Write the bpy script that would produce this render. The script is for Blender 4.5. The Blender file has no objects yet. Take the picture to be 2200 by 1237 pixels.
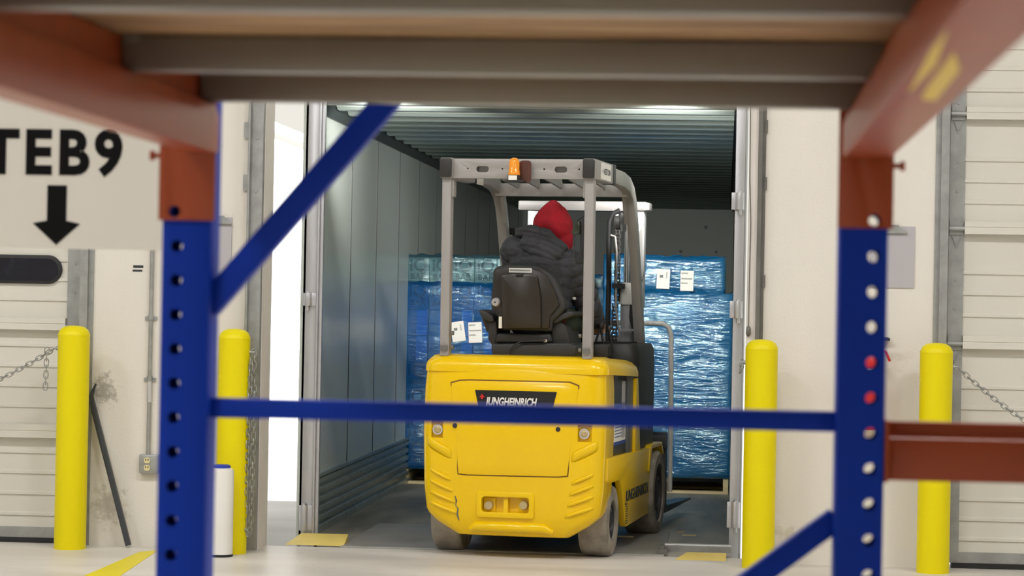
import bpy, bmesh, math, random
from mathutils import Vector, Matrix, noise
S = bpy.context.scene
COL = S.collection
random.seed(5)
# ------------------------------------------------------------------ camera
F = 5400.0; EYE = 1.44; ROLL = .019
YAW = math.atan(458.7/F); PITCH = math.atan(30.8/F)
_f = Vector((-math.sin(YAW)*math.cos(PITCH), math.cos(YAW)*math.cos(PITCH), math.sin(PITCH)))
_r0 = Vector((math.cos(YAW), math.sin(YAW), 0)); _u0 = _r0.cross(_f)
_r = math.cos(ROLL)*_r0 + math.sin(ROLL)*_u0
_u = -math.sin(ROLL)*_r0 + math.cos(ROLL)*_u0
CAMP = Vector((0, 0, EYE))
cd = bpy.data.cameras.new('camera'); cam = bpy.data.objects.new('camera', cd); COL.objects.link(cam)
cd.sensor_width = 36; cd.lens = F/2200*36; cd.clip_start = .05; cd.clip_end = 300
cam.matrix_world = Matrix(((_r.x, _u.x, -_f.x, 0), (_r.y, _u.y, -_f.y, 0), (_r.z, _u.z, -_f.z, EYE), (0, 0, 0, 1)))
cd.dof.use_dof = True; cd.dof.focus_distance = 14.8; cd.dof.aperture_fstop = 7.6
S.camera = cam
# ------------------------------------------------------------------ world, exposure, lamps
w = bpy.data.worlds.new('world'); S.world = w; w.use_nodes = True
bgn = w.node_tree.nodes['Background']; bgn.inputs[0].default_value = (1, .965, .88, 1); bgn.inputs[1].default_value = .95
S.view_settings.view_transform = 'Standard'; S.view_settings.look = 'None'
S.view_settings.exposure = -.13; S.view_settings.gamma = 1; S.view_settings.use_curve_mapping = False

def area(name, loc, sx, sy, power, color, target=None):
    l = bpy.data.lights.new(name, 'AREA'); l.shape = 'RECTANGLE'; l.size = sx; l.size_y = sy; l.energy = power; l.color = color
    o = bpy.data.objects.new(name, l); COL.objects.link(o); o.location = loc
    if target: o.rotation_euler = (Vector(target)-Vector(loc)).to_track_quat('-Z', 'Y').to_euler()
    return o
WARM = (1, .985, .985)
for x, y, pw in ((-8, 8.2, 215), (-4, 8.6, 192), (0, 8.6, 185), (4.2, 8.2, 240), (-4.2, 3.2, 100), (3.4, 4.6, 100), (-4.8, -1, 300)):
    area('high_bay_light', (x, y, 6.9), 1.5, .5, pw, WARM)
for x in (-2.1, -.3):
    l = bpy.data.lights.new('dock_light', 'SPOT'); l.energy = 620; l.color = (1, .98, .93); l.shadow_soft_size = .07; l.spot_size = math.radians(66); l.spot_blend = 1
    o = bpy.data.objects.new('dock_light', l); COL.objects.link(o); o.location = (x, 14.6, 2.59)
    o.rotation_euler = (Vector((-1.3, 26, 1.4))-o.location).to_track_quat('-Z', 'Y').to_euler()
sl = bpy.data.lights.new('sun', 'SUN'); sl.energy = 14; sl.angle = .01; so = bpy.data.objects.new('sun', sl); COL.objects.link(so)
so.rotation_euler = Vector((-1, .55, -1)).to_track_quat('-Z', 'Y').to_euler()
# ------------------------------------------------------------------ measuring: a pixel of the 2200x1237 photograph and a depth give a point
def ray(px, py): return F*_f + (px-1100)*_r + (618.5-py)*_u
def at(px, py, Y): d = ray(px, py); return CAMP + d*(Y/d.y)
def on_floor(px, py, z=0.0): d = ray(px, py); return CAMP + d*((z-EYE)/d.z)
TRUCK = Matrix.Translation((-1.125, 14.44, 0)) @ Matrix.Rotation(math.radians(-7.5), 4, 'Z')
_ti = TRUCK.inverted()
def fk(px, py, ly):                      # (x, z) in the truck's own frame on its plane y = ly
    c = _ti @ CAMP; d = (_ti.to_3x3() @ ray(px, py)); p = c + d*((ly-c.y)/d.y)
    return p.x, p.z
def fks(px, py, lx):                     # (y, z) on the truck's plane x = lx
    c = _ti @ CAMP; d = (_ti.to_3x3() @ ray(px, py)); p = c + d*((lx-c.x)/d.x)
    return p.y, p.z

# ------------------------------------------------------------------ mesh helpers
ID = Matrix.Identity(4)
class MB:
    def __init__(s): s.v = []; s.f = []
    def add(s, vs, fs, M=None):
        n = len(s.v)
        for p in vs:
            p = Vector(p); s.v.append(M @ p if M else p)
        for f in fs: s.f.append([i+n for i in f])
        return s
    def box(s, a, b, M=None):
        x0, y0, z0 = a; x1, y1, z1 = b
        vs = [(x, y, z) for z in (z0, z1) for y in (y0, y1) for x in (x0, x1)]
        return s.add(vs, [(0, 2, 3, 1), (4, 5, 7, 6), (0, 1, 5, 4), (2, 6, 7, 3), (0, 4, 6, 2), (1, 3, 7, 5)], M)
    def rings(s, rs, cap=True, closed=True, M=None):
        n = len(rs[0]); vs = [p for r in rs for p in r]; fs = []
        for i in range(len(rs)-1):
            for j in range(n if closed else n-1):
                k = (j+1) % n
                fs.append((i*n+j, i*n+k, (i+1)*n+k, (i+1)*n+j))
        if cap: fs += [tuple(range(n-1, -1, -1)), tuple((len(rs)-1)*n+j for j in range(n))]
        return s.add(vs, fs, M)
    def cyl(s, p0, p1, r0, r1=None, n=20, cap=True, M=None):
        r1 = r0 if r1 is None else r1
        p0 = Vector(p0); p1 = Vector(p1); d = (p1-p0).normalized()
        a = d.orthogonal().normalized(); b = d.cross(a)
        R = [[p+(a*math.cos(t*math.tau/n)+b*math.sin(t*math.tau/n))*r for t in range(n)] for p, r in ((p0, r0), (p1, r1))]
        return s.rings(R, cap, M=M)
    def lathe(s, prof, c=(0, 0, 0), axis='z', n=28, M=None, cap=True):     # prof: (radius, height) bottom to top
        c = Vector(c); R = []
        for r, h in prof:
            ring = []
            for t in range(n):
                q = t*math.tau/n; x, y = r*math.cos(q), r*math.sin(q)
                ring.append(c+Vector({'z': (x, y, h), 'x': (h, x, y), 'y': (-x, h, y)}[axis]))
            R.append(ring)
        return s.rings(R, cap, M=M)
    def tube(s, pts, r, n=8, M=None, up=None, ry=None):
        pts = [Vector(p) for p in pts]; R = []; a = None
        for i, p in enumerate(pts):
            d = (pts[min(i+1, len(pts)-1)]-pts[max(i-1, 0)]).normalized()
            if a is None: a = (Vector(up) if up else d.orthogonal()).normalized()
            a = (a-d*a.dot(d)).normalized(); b = d.cross(a)
            rr = r[i] if isinstance(r, (list, tuple)) else r
            if n == 4:
                h = ry if ry else rr
                R.append([p+a*rr*x+b*h*y for x, y in ((1, 1), (-1, 1), (-1, -1), (1, -1))])
            else: R.append([p+(a*math.cos(t*math.tau/n)+b*math.sin(t*math.tau/n))*rr for t in range(n)])
        return s.rings(R, M=M)
    def prism(s, poly, axis, a, b, M=None):   # poly in the other two axes, extruded along axis from a to b
        def P(u, v, h): return {'x': (h, u, v), 'y': (u, h, v), 'z': (u, v, h)}[axis]
        return s.rings([[Vector(P(u, v, h)) for u, v in poly] for h in (a, b)], M=M)
    def sph(s, c, r, n=16, m=10, M=None):
        c = Vector(c); r = r if isinstance(r, (tuple, list)) else (r, r, r); R = []
        for i in range(1, m):
            q = math.pi*i/m
            R.append([c+Vector((r[0]*math.sin(q)*math.cos(t*math.tau/n), r[1]*math.sin(q)*math.sin(t*math.tau/n), -r[2]*math.cos(q))) for t in range(n)])
        return s.rings(R, M=M)
    def mesh(s, name='m'):
        me = bpy.data.meshes.new(name); me.from_pydata([tuple(p) for p in s.v], [], s.f)
        bm = bmesh.new(); bm.from_mesh(me); bmesh.ops.recalc_face_normals(bm, faces=bm.faces); bm.to_mesh(me); bm.free()
        return me

def tag(o, label=None, cat=None, group=None, kind=None):
    for k, v in (('label', label), ('category', cat), ('group', group), ('kind', kind)):
        if v: o[k] = v
    return o
def empty(name, loc, label=None, cat=None, group=None, kind=None):
    o = bpy.data.objects.new(name, None); COL.objects.link(o); o.location = loc; o.empty_display_size = .1
    return tag(o, label, cat, group, kind)
def link(name, me, mat, parent=None, T=None, smooth=None, bevel=0, seg=2, cut=None, label=None, cat=None, group=None, kind=None, recalc=False):
    """one mesh object whose vertices are given in world space (or in T's frame); its origin goes to its base centre"""
    if T: me.transform(T)
    if cut:
        o = bpy.data.objects.new('tmp', me); COL.objects.link(o); cs = []
        for c in (cut if isinstance(cut, list) else [cut]):
            cm = c.mesh();
            if T: cm.transform(T)
            co = bpy.data.objects.new('tmpc', cm); COL.objects.link(co); cs.append(co)
            m = o.modifiers.new('b', 'BOOLEAN'); m.operation = 'DIFFERENCE'; m.solver = 'EXACT'; m.object = co
        dg = bpy.context.evaluated_depsgraph_get(); dg.update()
        me = bpy.data.meshes.new_from_object(o.evaluated_get(dg))
        for x in cs+[o]: bpy.data.objects.remove(x)
    me.name = name
    if bevel:
        o = bpy.data.objects.new('tmp', me); COL.objects.link(o)
        m = o.modifiers.new('b', 'BEVEL'); m.width = bevel; m.segments = seg; m.limit_method = 'ANGLE'; m.angle_limit = math.radians(35)
        dg = bpy.context.evaluated_depsgraph_get(); dg.update()
        me = bpy.data.meshes.new_from_object(o.evaluated_get(dg)); bpy.data.objects.remove(o); me.name = name
        if smooth is None: smooth = 40
    xs = [v.co for v in me.vertices]
    b = Vector(((min(v.x for v in xs)+max(v.x for v in xs))/2, (min(v.y for v in xs)+max(v.y for v in xs))/2, min(v.z for v in xs)))
    me.transform(Matrix.Translation(-b)); me.materials.clear(); me.materials.append(mat)
    if smooth is not None:
        me.polygons.foreach_set('use_smooth', [True]*len(me.polygons))
        if smooth < 180: me.set_sharp_from_angle(angle=math.radians(smooth))
    o = bpy.data.objects.new(name, me); COL.objects.link(o)
    if parent:
        o.parent = parent
        off = Vector(); q = parent
        while q: off += q.location; q = q.parent
        o.location = b-off
    else: o.location = b
    return tag(o, label, cat, group, kind)
def B(mb, name, mat, parent=None, **k): return link(name, mb.mesh(name), mat, parent, **k)
def dup(o, loc, parent=None, rz=None, **k):
    c = o.copy(); COL.objects.link(c); c.parent = parent; c.location = loc
    if rz is not None: c.rotation_euler.z = rz
    for ch in list(o.children): dup(ch, ch.location.copy(), c)
    return tag(c, **k)
def text(s, size, mat, M, parent=None, name='lettering', depth=.002, bold=0, shear=0, spacing=1, T=None, sx=1, align='CENTER', **k):
    cu = bpy.data.curves.new('t', 'FONT'); cu.body = s; cu.size = size; cu.extrude = depth; cu.offset = bold; cu.shear = shear
    cu.space_character = spacing; cu.align_x = align; cu.align_y = 'CENTER'; cu.resolution_u = 4
    o = bpy.data.objects.new('t', cu); COL.objects.link(o)
    dg = bpy.context.evaluated_depsgraph_get(); dg.update()
    me = bpy.data.meshes.new_from_object(o.evaluated_get(dg)); bpy.data.objects.remove(o)
    me.transform(M @ Matrix.Diagonal((sx, 1, 1, 1)))
    return link(name, me, mat, parent, T=T, **k)
FACE_CAM = Matrix.Rotation(math.radians(90), 4, 'X')     # text in the XZ plane, read from -Y
def tilt(p, M=FACE_CAM): return Matrix.Translation(p) @ M

def rrect(x0, x1, z0, z1, r, n=5):
    out = []
    for cx, cz, a in ((x1-r, z1-r, 0), (x0+r, z1-r, 90), (x0+r, z0+r, 180), (x1-r, z0+r, 270)):
        for i in range(n+1):
            q = math.radians(a+90*i/n); out.append((cx+r*math.cos(q), cz+r*math.sin(q)))
    return out

# ------------------------------------------------------------------ materials
def mat(name, col, rough=.5, metal=0, var=0, vscale=4, vstretch=(1, 1, 1), bump=0, bscale=20, bstretch=(1, 1, 1), coat=0, spec=.5, col2=None, detail=4, rvar=0):
    m = bpy.data.materials.new(name); m.use_nodes = True; nt = m.node_tree; N = nt.nodes; L = nt.links
    p = N['Principled BSDF']; c = (*col, 1)
    p.inputs['Base Color'].default_value = c; p.inputs['Roughness'].default_value = rough; p.inputs['Metallic'].default_value = metal
    p.inputs['Coat Weight'].default_value = coat; p.inputs['Coat Roughness'].default_value = .08; p.inputs['Specular IOR Level'].default_value = spec
    g = N.new('ShaderNodeNewGeometry')
    def nz(scale, st, det=4):
        mp = N.new('ShaderNodeMapping'); mp.inputs['Scale'].default_value = st; L.new(g.outputs['Position'], mp.inputs[0])
        n = N.new('ShaderNodeTexNoise'); n.inputs['Scale'].default_value = scale; n.inputs['Detail'].default_value = det; L.new(mp.outputs[0], n.inputs[0]); return n
    if var or col2:
        n = nz(vscale, vstretch, detail); r = N.new('ShaderNodeValToRGB')
        c2 = col2 if col2 else tuple(x*(1-var) for x in col)
        r.color_ramp.elements[0].position = .35; r.color_ramp.elements[0].color = (*c2, 1)
        r.color_ramp.elements[1].position = .65; r.color_ramp.elements[1].color = c
        L.new(n.outputs[0], r.inputs[0]); L.new(r.outputs[0], p.inputs['Base Color'])
        if rvar:
            mr = N.new('ShaderNodeMapRange'); mr.inputs[3].default_value = rough-rvar; mr.inputs[4].default_value = rough+rvar
            L.new(n.outputs[0], mr.inputs[0]); L.new(mr.outputs[0], p.inputs['Roughness'])
    if bump:
        n = nz(bscale, bstretch); b = N.new('ShaderNodeBump'); b.inputs['Strength'].default_value = bump; b.inputs['Distance'].default_value = .02
        L.new(n.outputs[0], b.inputs['Height']); L.new(b.outputs[0], p.inputs['Normal'])
    return m
def lin(r, g, b): return tuple(((c/255)/12.92 if c <= 10 else ((c/255+.055)/1.055)**2.4) for c in (r, g, b))
M = dict(
 wall=mat('cream wall paint', lin(226, 221, 211), .7, var=.07, vscale=1.2, vstretch=(1.5, 1, .4), bump=.1, bscale=60),
 reveal=mat('pale jamb paint', lin(226, 220, 212), .6, var=.1, vscale=3),
 concrete=mat('sealed concrete', lin(220, 215, 208), .42, col2=lin(200, 195, 187), vscale=1.6, vstretch=(.5, 1.4, 1), bump=.12, bscale=30, detail=7, rvar=.12),
 ceil=mat('ceiling deck', lin(200, 198, 190), .8, var=.05),
 asphalt=mat('pale yard concrete', lin(160, 158, 156), .9, var=.15, vscale=1),
 door=mat('dock door enamel', lin(214, 211, 200), .45, var=.05, vscale=1.5, vstretch=(.3, 1, 2)),
 galv=mat('galvanised steel', lin(168, 170, 168), .45, .55, var=.18, vscale=14, bump=.04, bscale=60),
 galv2=mat('dark track steel', lin(120, 118, 112), .5, .4, var=.2, vscale=8),
 alu=mat('aluminium', lin(205, 206, 210), .35, .6, var=.1, vscale=6, vstretch=(4, 4, .6)),
 black=mat('black rubber', (.012, .012, .013), .55),
 bplastic=mat('black plastic', (.022, .021, .02), .42, bump=.05, bscale=200),
 vinyl=mat('seat vinyl', (.03, .03, .031), .5, bump=.08, bscale=250),
 brown=mat('seat back shell', (.028, .022, .016), .3, var=.15, vscale=5),
 yellow=mat('safety yellow sleeve', (.80, .68, .0), .42, var=.05, vscale=3, vstretch=(1, 1, .3), spec=.25),
 fyellow=mat('truck yellow enamel', (.88, .575, .0), .24, coat=.25, spec=.3, var=.03, vscale=3, bump=.012, bscale=90),
 fdark=mat('truck dark steel', lin(62, 66, 72), .4, .1, var=.1, vscale=5),
 fgrey=mat('guard grey enamel', lin(160, 156, 152), .42, .1, var=.04, vscale=8),
 fmast=mat('mast pale grey enamel', lin(180, 180, 184), .38, .1, var=.08, vscale=8),
 chrome=mat('chrome rod', (.75, .76, .78), .12, 1),
 tyre=mat('grey non-marking tyre', lin(158, 150, 138), .75, col2=lin(120, 113, 103), vscale=9, bump=.15, bscale=60),
 hub=mat('hub iron', lin(58, 58, 60), .5, .4),
 blue=mat('rack blue powder coat', (.002, .036, .40), .5, var=.1, vscale=8, spec=.18),
 orange=mat('rack orange powder coat', (.34, .050, .003), .4, var=.1, vscale=8, spec=.55),
 support=mat('deck support galvanised', lin(150, 146, 136), .4, .45, var=.12, vscale=5, vstretch=(.4, 2, 2)),
 wood=mat('deck board wood', lin(190, 152, 105), .7, col2=lin(140, 105, 66), vscale=3, vstretch=(1.2, 14, 14), bump=.1),
 pine=mat('pallet pine', lin(222, 205, 160), .75, var=.2, vscale=6, vstretch=(1, 8, 8)),
 carton=mat('grey printed carton', lin(168, 178, 172), .6, var=.06, vscale=5),
 cblue=mat('blue printed carton', lin(110, 215, 250), .55),
 ink=mat('dark print', lin(40, 46, 54), .6),
 white=mat('white label paper', lin(238, 236, 228), .6),
 plate=mat('white plastic', lin(232, 230, 224), .35, var=.04),
 signw=mat('sign board white', lin(234, 230, 218), .5),
 signk=mat('sign black vinyl', (.006, .006, .006), .7, spec=.12),
 red=mat('red paint', (.55, .012, .015), .35),
 redcloth=mat('red fleece', (.46, .008, .022), .85, var=.25, vscale=14, bump=.25, bscale=70),
 jacket=mat('charcoal nylon', (.052, .053, .062), .55, var=.2, vscale=20, bump=.15, bscale=45, spec=.3),
 denim=mat('dark green work trousers', (.02, .035, .025), .8, var=.3, vscale=25),
 skin=mat('skin', (.48, .27, .18), .5, var=.1, vscale=20),
 hair=mat('dark hair', (.02, .014, .01), .6),
 amber=mat('amber lens', (.95, .32, .01), .12, coat=.6),
 glassd=mat('dark door glazing', (.012, .014, .024), .12, var=.4, vscale=10),
 clear=mat('lamp lens', (.50, .40, .20), .12, .3),
 clip=mat('grey clipboard', lin(178, 175, 178), .5),
 tread=mat('steel dock plate', lin(172, 168, 162), .42, .25, var=.2, vscale=3),
 tfloor=mat('trailer floor', lin(176, 170, 158), .5, .0, col2=lin(128, 124, 116), spec=.25, vscale=1.3, vstretch=(3, .6, 1), bump=.08, bscale=20, detail=8),
 twhite=mat('white yard wall', lin(240, 240, 238), .4),
 bow=mat('galvanised roof bow', lin(176, 188, 182), .33, .45, var=.25, vscale=3, vstretch=(.4, 3, 3)),
 brass=mat('yellowish receptacle', lin(226, 214, 160), .4),
)
def stain(m, c, rad, col, scale=9, thr=.5):
    """a scuff with its own ragged outline around point c"""
    nt = m.node_tree; N = nt.nodes; L = nt.links; p = N['Principled BSDF']; src = p.inputs['Base Color'].links[0].from_socket
    g = N.new('ShaderNodeNewGeometry'); a = N.new('ShaderNodeVectorMath'); a.operation = 'SUBTRACT'; a.inputs[1].default_value = c; L.new(g.outputs['Position'], a.inputs[0])
    d = N.new('ShaderNodeVectorMath'); d.operation = 'DIVIDE'; d.inputs[1].default_value = rad; L.new(a.outputs[0], d.inputs[0])
    l = N.new('ShaderNodeVectorMath'); l.operation = 'LENGTH'; L.new(d.outputs[0], l.inputs[0])
    n = N.new('ShaderNodeTexNoise'); n.inputs['Scale'].default_value = scale*2; n.inputs['Detail'].default_value = 12; n.inputs['Roughness'].default_value = .75; L.new(g.outputs['Position'], n.inputs[0])
    s = N.new('ShaderNodeMath'); s.operation = 'SUBTRACT'; L.new(n.outputs[0], s.inputs[0])
    k = N.new('ShaderNodeMath'); k.operation = 'MULTIPLY'; k.inputs[1].default_value = .36; L.new(l.outputs['Value'], k.inputs[0]); L.new(k.outputs[0], s.inputs[1])
    r = N.new('ShaderNodeMapRange'); r.inputs[1].default_value = thr-.22; r.inputs[2].default_value = thr-.06; r.inputs[4].default_value = .65; L.new(s.outputs[0], r.inputs[0])
    x = N.new('ShaderNodeMix'); x.data_type = 'RGBA'; L.new(r.outputs[0], x.inputs[0]); L.new(src, x.inputs[6]); x.inputs[7].default_value = (*col, 1)
    L.new(x.outputs[2], p.inputs['Base Color'])
W0 = 14.2
q = at(222, 838, W0); stain(M['wall'], (q.x, W0, q.z), (.14, 1, .16), lin(120, 114, 102), 12)
q = at(232, 1085, W0); stain(M['wall'], (q.x, W0, q.z), (.2, 1, .2), lin(168, 160, 146), 10)
q = at(1760, 1150, W0); stain(M['wall'], (q.x, W0, q.z), (.6, 1, .1), lin(196, 186, 168), 8)
# trailer liner: smooth satin panels that mirror the load
def liner():
    m = bpy.data.materials.new('trailer liner'); m.use_nodes = True; nt = m.node_tree; N = nt.nodes; L = nt.links; p = N['Principled BSDF']
    p.inputs['Base Color'].default_value = (*lin(212, 220, 214), 1); p.inputs['Roughness'].default_value = .27; p.inputs['Metallic'].default_value = .0; p.inputs['Specular IOR Level'].default_value = .45
    g = N.new('ShaderNodeNewGeometry'); mp = N.new('ShaderNodeMapping'); mp.inputs['Scale'].default_value = (1, .6, 5); L.new(g.outputs['Position'], mp.inputs[0])
    n = N.new('ShaderNodeTexNoise'); n.inputs['Scale'].default_value = 1.6; n.inputs['Detail'].default_value = 2; L.new(mp.outputs[0], n.inputs[0])
    b = N.new('ShaderNodeBump'); b.inputs['Strength'].default_value = .08; b.inputs['Distance'].default_value = .05; L.new(n.outputs[0], b.inputs['Height']); L.new(b.outputs[0], p.inputs['Normal'])
    return m
M['liner'] = liner()
# stretch film: clear blue layers over a wrinkled glossy skin
def film(name, tint, body, mixf, bs=9, gloss=1.3, cut=.011):
    m = bpy.data.materials.new(name); m.use_nodes = True; nt = m.node_tree; N = nt.nodes; L = nt.links
    N.remove(N['Principled BSDF']); out = N['Material Output']
    g = N.new('ShaderNodeNewGeometry')
    def nz(sc, st, det=3):
        mp = N.new('ShaderNodeMapping'); mp.inputs['Scale'].default_value = st; L.new(g.outputs['Position'], mp.inputs[0])
        n = N.new('ShaderNodeTexNoise'); n.inputs['Scale'].default_value = sc; n.inputs['Detail'].default_value = det; n.inputs['Distortion'].default_value = .6; L.new(mp.outputs[0], n.inputs[0]); return n
    n1 = nz(bs, (.7, .7, 4.5), 5); n2 = nz(2.6, (1, 1, 1.4), 2)
    b1 = N.new('ShaderNodeBump'); b1.inputs['Strength'].default_value = .7; b1.inputs['Distance'].default_value = cut; L.new(n1.outputs[0], b1.inputs['Height'])
    b2 = N.new('ShaderNodeBump'); b2.inputs['Strength'].default_value = .6; b2.inputs['Distance'].default_value = .07; L.new(n2.outputs[0], b2.inputs['Height']); L.new(b1.outputs[0], b2.inputs['Normal'])
    t = N.new('ShaderNodeBsdfTransparent'); t.inputs[0].default_value = (*tint, 1)
    d = N.new('ShaderNodeBsdfDiffuse'); d.inputs[0].default_value = (*body, 1); L.new(b2.outputs[0], d.inputs['Normal'])
    gl = N.new('ShaderNodeBsdfGlossy'); gl.inputs['Roughness'].default_value = .09; gl.inputs[0].default_value = (.68, .98, 1, 1); L.new(b2.outputs[0], gl.inputs['Normal'])
    m1 = N.new('ShaderNodeMixShader'); m1.inputs[0].default_value = mixf; L.new(t.outputs[0], m1.inputs[1]); L.new(d.outputs[0], m1.inputs[2])
    fr = N.new('ShaderNodeFresnel'); fr.inputs['IOR'].default_value = 1.9; L.new(b2.outputs[0], fr.inputs['Normal'])
    mu = N.new('ShaderNodeMath'); mu.operation = 'MULTIPLY'; mu.inputs[1].default_value = gloss; mu.use_clamp = True; L.new(fr.outputs[0], mu.inputs[0])
    m2 = N.new('ShaderNodeMixShader'); L.new(mu.outputs[0], m2.inputs[0]); L.new(m1.outputs[0], m2.inputs[1]); L.new(gl.outputs[0], m2.inputs[2])
    L.new(m2.outputs[0], out.inputs[0]); return m
M['film'] = film('blue stretch film, several layers', (.05, .37, .69), (.008, .15, .37), .6, gloss=1.3, cut=.015)
M['film_dim'] = film('deep blue stretch film, tight layers', (.04, .30, .66), (.005, .11, .33), .38, gloss=.55, cut=.018)  # same film; left load's weaker glints from the light angle built into shader
M['film_thin'] = film('blue stretch film, single layer', (.50, .66, .72), (.05, .12, .16), .35, gloss=.8, cut=.016)
# diamond plate bump for the dock plate
def tread_bump(m):
    nt = m.node_tree; N = nt.nodes; L = nt.links; p = N['Principled BSDF']
    g = N.new('ShaderNodeNewGeometry'); mp = N.new('ShaderNodeMapping'); mp.inputs['Rotation'].default_value = (0, 0, .785); L.new(g.outputs['Position'], mp.inputs[0])
    n = N.new('ShaderNodeTexChecker'); n.inputs['Scale'].default_value = 34; L.new(mp.outputs[0], n.inputs[0])
    b = N.new('ShaderNodeBump'); b.inputs['Strength'].default_value = .5; b.inputs['Distance'].default_value = .004; L.new(n.outputs['Fac'], b.inputs['Height']); L.new(b.outputs[0], p.inputs['Normal'])
tread_bump(M['tread'])
# ================================================================== the warehouse shell
WB = 14.45                                                     # outer face of the dock wall
def struct(mb, name, m, **k): return B(mb, name, m, kind='structure', **k)
struct(MB().box((-11, -7, -.3), (7, WB, 0)), 'floor', M['concrete'])
JL = at(565, 600, W0).x; JR = at(1606, 600, W0).x             # the open dock's two jambs
D1R = at(192, 600, W0).x; D1L = D1R-2.75; D2L = at(2017, 600, W0).x; D2R = D2L+2.75
HZ = 3.05
wb = MB()
for a, b in ((-11, D1L), (D1R, JL), (JR, D2L), (D2R, 7)): wb.box((a, W0, 0), (b, WB, 7.4))
for a, b in ((D1L, D1R), (JL, JR), (D2L, D2R)): wb.box((a, W0, HZ), (b, WB, 7.4))
struct(wb, 'wall_front', M['wall'])
struct(MB().box((-11.2, -7.2, -.3), (7.2, -7, 7.4)), 'wall_back', M['wall'])
struct(MB().box((-11.2, -7, -.3), (-11, WB, 7.4)), 'wall_left', M['wall'])
struct(MB().box((7, -7, -.3), (7.2, WB, 7.4)), 'wall_right', M['wall'])
struct(MB().box((-11.2, -7.2, 7.4), (7.2, WB, 7.6)), 'ceiling', M['ceil'])
struct(MB().box((-60, WB+.02, -1.45), (60, 120, -1.25)), 'ground', M['asphalt'])
# painted lane line
a, b, c, d = on_floor(300, 1186), on_floor(338, 1183), on_floor(258, 1237), on_floor(182, 1237)
e1 = (d-a)*2.0; e2 = (c-b)*2.0
lm = MB().rings([[Vector((p.x, p.y, z)) for p in (Vector((a.x, a.y, 0)), b, b+e2, a+e1)] for z in (.0, .003)])
tag(B(lm, 'floor_marking_line', M['yellow']), 'yellow painted lane line running across the concrete beside the blue rack post', 'floor marking')

# ------------------------------------------------------------------ dock doors
def dock_door(n, xl, xr, side, struts, ribs, bottom, label, window=None, hinges=()):
    root = empty('door_%d' % n, ((xl+xr)/2, W0, 0), kind='structure'); root['label'] = label
    yd = W0+.06
    sx0, sx1 = (xr-.13, xr-.05) if side == 'r' else (xl+.05, xl+.13)
    pm = MB().box((xl+.02, yd, bottom), (xr-.02, yd+.05, HZ+.02))
    for z in ribs:
        pm.prism([(yd+.001, z-.014), (yd-.009, z-.008), (yd-.009, z+.008), (yd+.001, z+.014)], 'x', xl+.13, xr-.13)
    B(pm, 'panel', M['door'], root)
    for z0, z1 in struts:
        zm = (z0+z1)/2
        poly = [(yd-.001, z0), (yd-.05, z0), (yd-.05, zm-.004), (yd-.046, zm), (yd-.05, zm+.004), (yd-.05, z1-.006), (yd-.04, z1), (yd-.001, z1)]
        B(MB().prism(poly, 'x', xl+.14, xr-.14), 'reinforcement_bar', M['door'], root)
    B(MB().box((xl+.14, yd-.012, bottom-.0), (xr-.14, yd, bottom+.06)), 'bottom_rail', M['galv'], root)
    B(MB().box((xl+.1, yd-.02, 0.002), (xr-.1, yd+.04, bottom)), 'bottom_seal', M['black'], root)
    for s in ('l', 'r'):
        a, b = (xr-.14, xr-.055) if s == 'r' else (xl+.055, xl+.14)
        sm = MB().box((a, yd-.012, bottom), (b, yd, HZ))
        for k in range(18): sm.cyl(((a+b)/2, yd-.013, bottom+.1+k*.165), ((a+b)/2, yd-.018, bottom+.1+k*.165), .007, n=8)
        B(sm, 'end_stile', M['galv'], root)
        t = (xr-.045, xr+.0) if s == 'r' else (xl, xl+.045)
        tm = MB().box((t[0], W0-.04, 0), (t[1], W0+.09, HZ+.4))
        u = (xr+.0, xr+.028) if s == 'r' else (xl-.028, xl)
        tm.box((u[0], W0-.012, 0), (u[1], W0, HZ+.4))
        B(tm, 'track', M['galv2'] if s != side else M['galv'], root)
        for z in hinges:
            hm = MB().box((a+.004, yd-.022, z-.035), (b-.004, yd-.008, z+.05))
            hm.cyl((a-.0, yd-.035, z), (b+.0, yd-.035, z), .014, n=10)
            hm.cyl(((a+b)/2-.07, yd-.035, z), ((a+b)/2+.07, yd-.035, z), .006, n=8)
            for sx in (-1, 1): hm.tube([((a+b)/2+sx*.03, yd-.015, z-.03), ((a+b)/2, yd-.015, z-.11)], .003, 6)
            B(hm, 'hinge', M['galv'], root)
    if window:
        x0, x1, z0, z1 = window; r = (z1-z0)/2
        fr = B(MB().prism(rrect(x0, x1, z0, z1, r, 8), 'y', yd-.02, yd), 'window_frame', M['black'], root, bevel=.006)
        B(MB().prism(rrect(x0+.022, x1-.022, z0+.02, z1-.02, r-.02, 8), 'y', yd-.024, yd-.019), 'window_pane', M['glassd'], fr)
    return root
zl = lambda x, y: at(x, y, W0).z
s1 = [(zl(60, 708), zl(60, 682)), (zl(60, 940), zl(60, 911)), (zl(60, 708)+.62, zl(60, 682)+.62), (zl(60, 708)+1.24, zl(60, 682)+1.24)]
r1 = [zl(60, y) for y in (642, 599, 557, 785, 828, 872, 741, 971, 1015, 1060, 1105)]+[s1[2][1]+.1+k*.12 for k in range(3)]+[s1[3][1]+.1+k*.12 for k in range(3)]
wx1 = at(129, 578, W0).x
dock_door(1, D1L, D1R, 'r', s1, r1, .03, 'closed cream sectional dock door with a dark oblong window, behind the hanging sign',
          (wx1-.62, wx1, zl(60, 609), zl(60, 547)), [s1[0][0]+.02, s1[1][0]+.02, s1[2][0]+.02])
s2 = [(zl(2130, y+28), zl(2130, y)) for y in (228, 475, 722, 968)]
r2 = [zl(2130, y) for y in (342, 388, 434, 586, 631, 678, 833, 878, 1075, 1118, 1161)]+[zl(2130, y) for y in (100, 145, 192, 55)]
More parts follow.
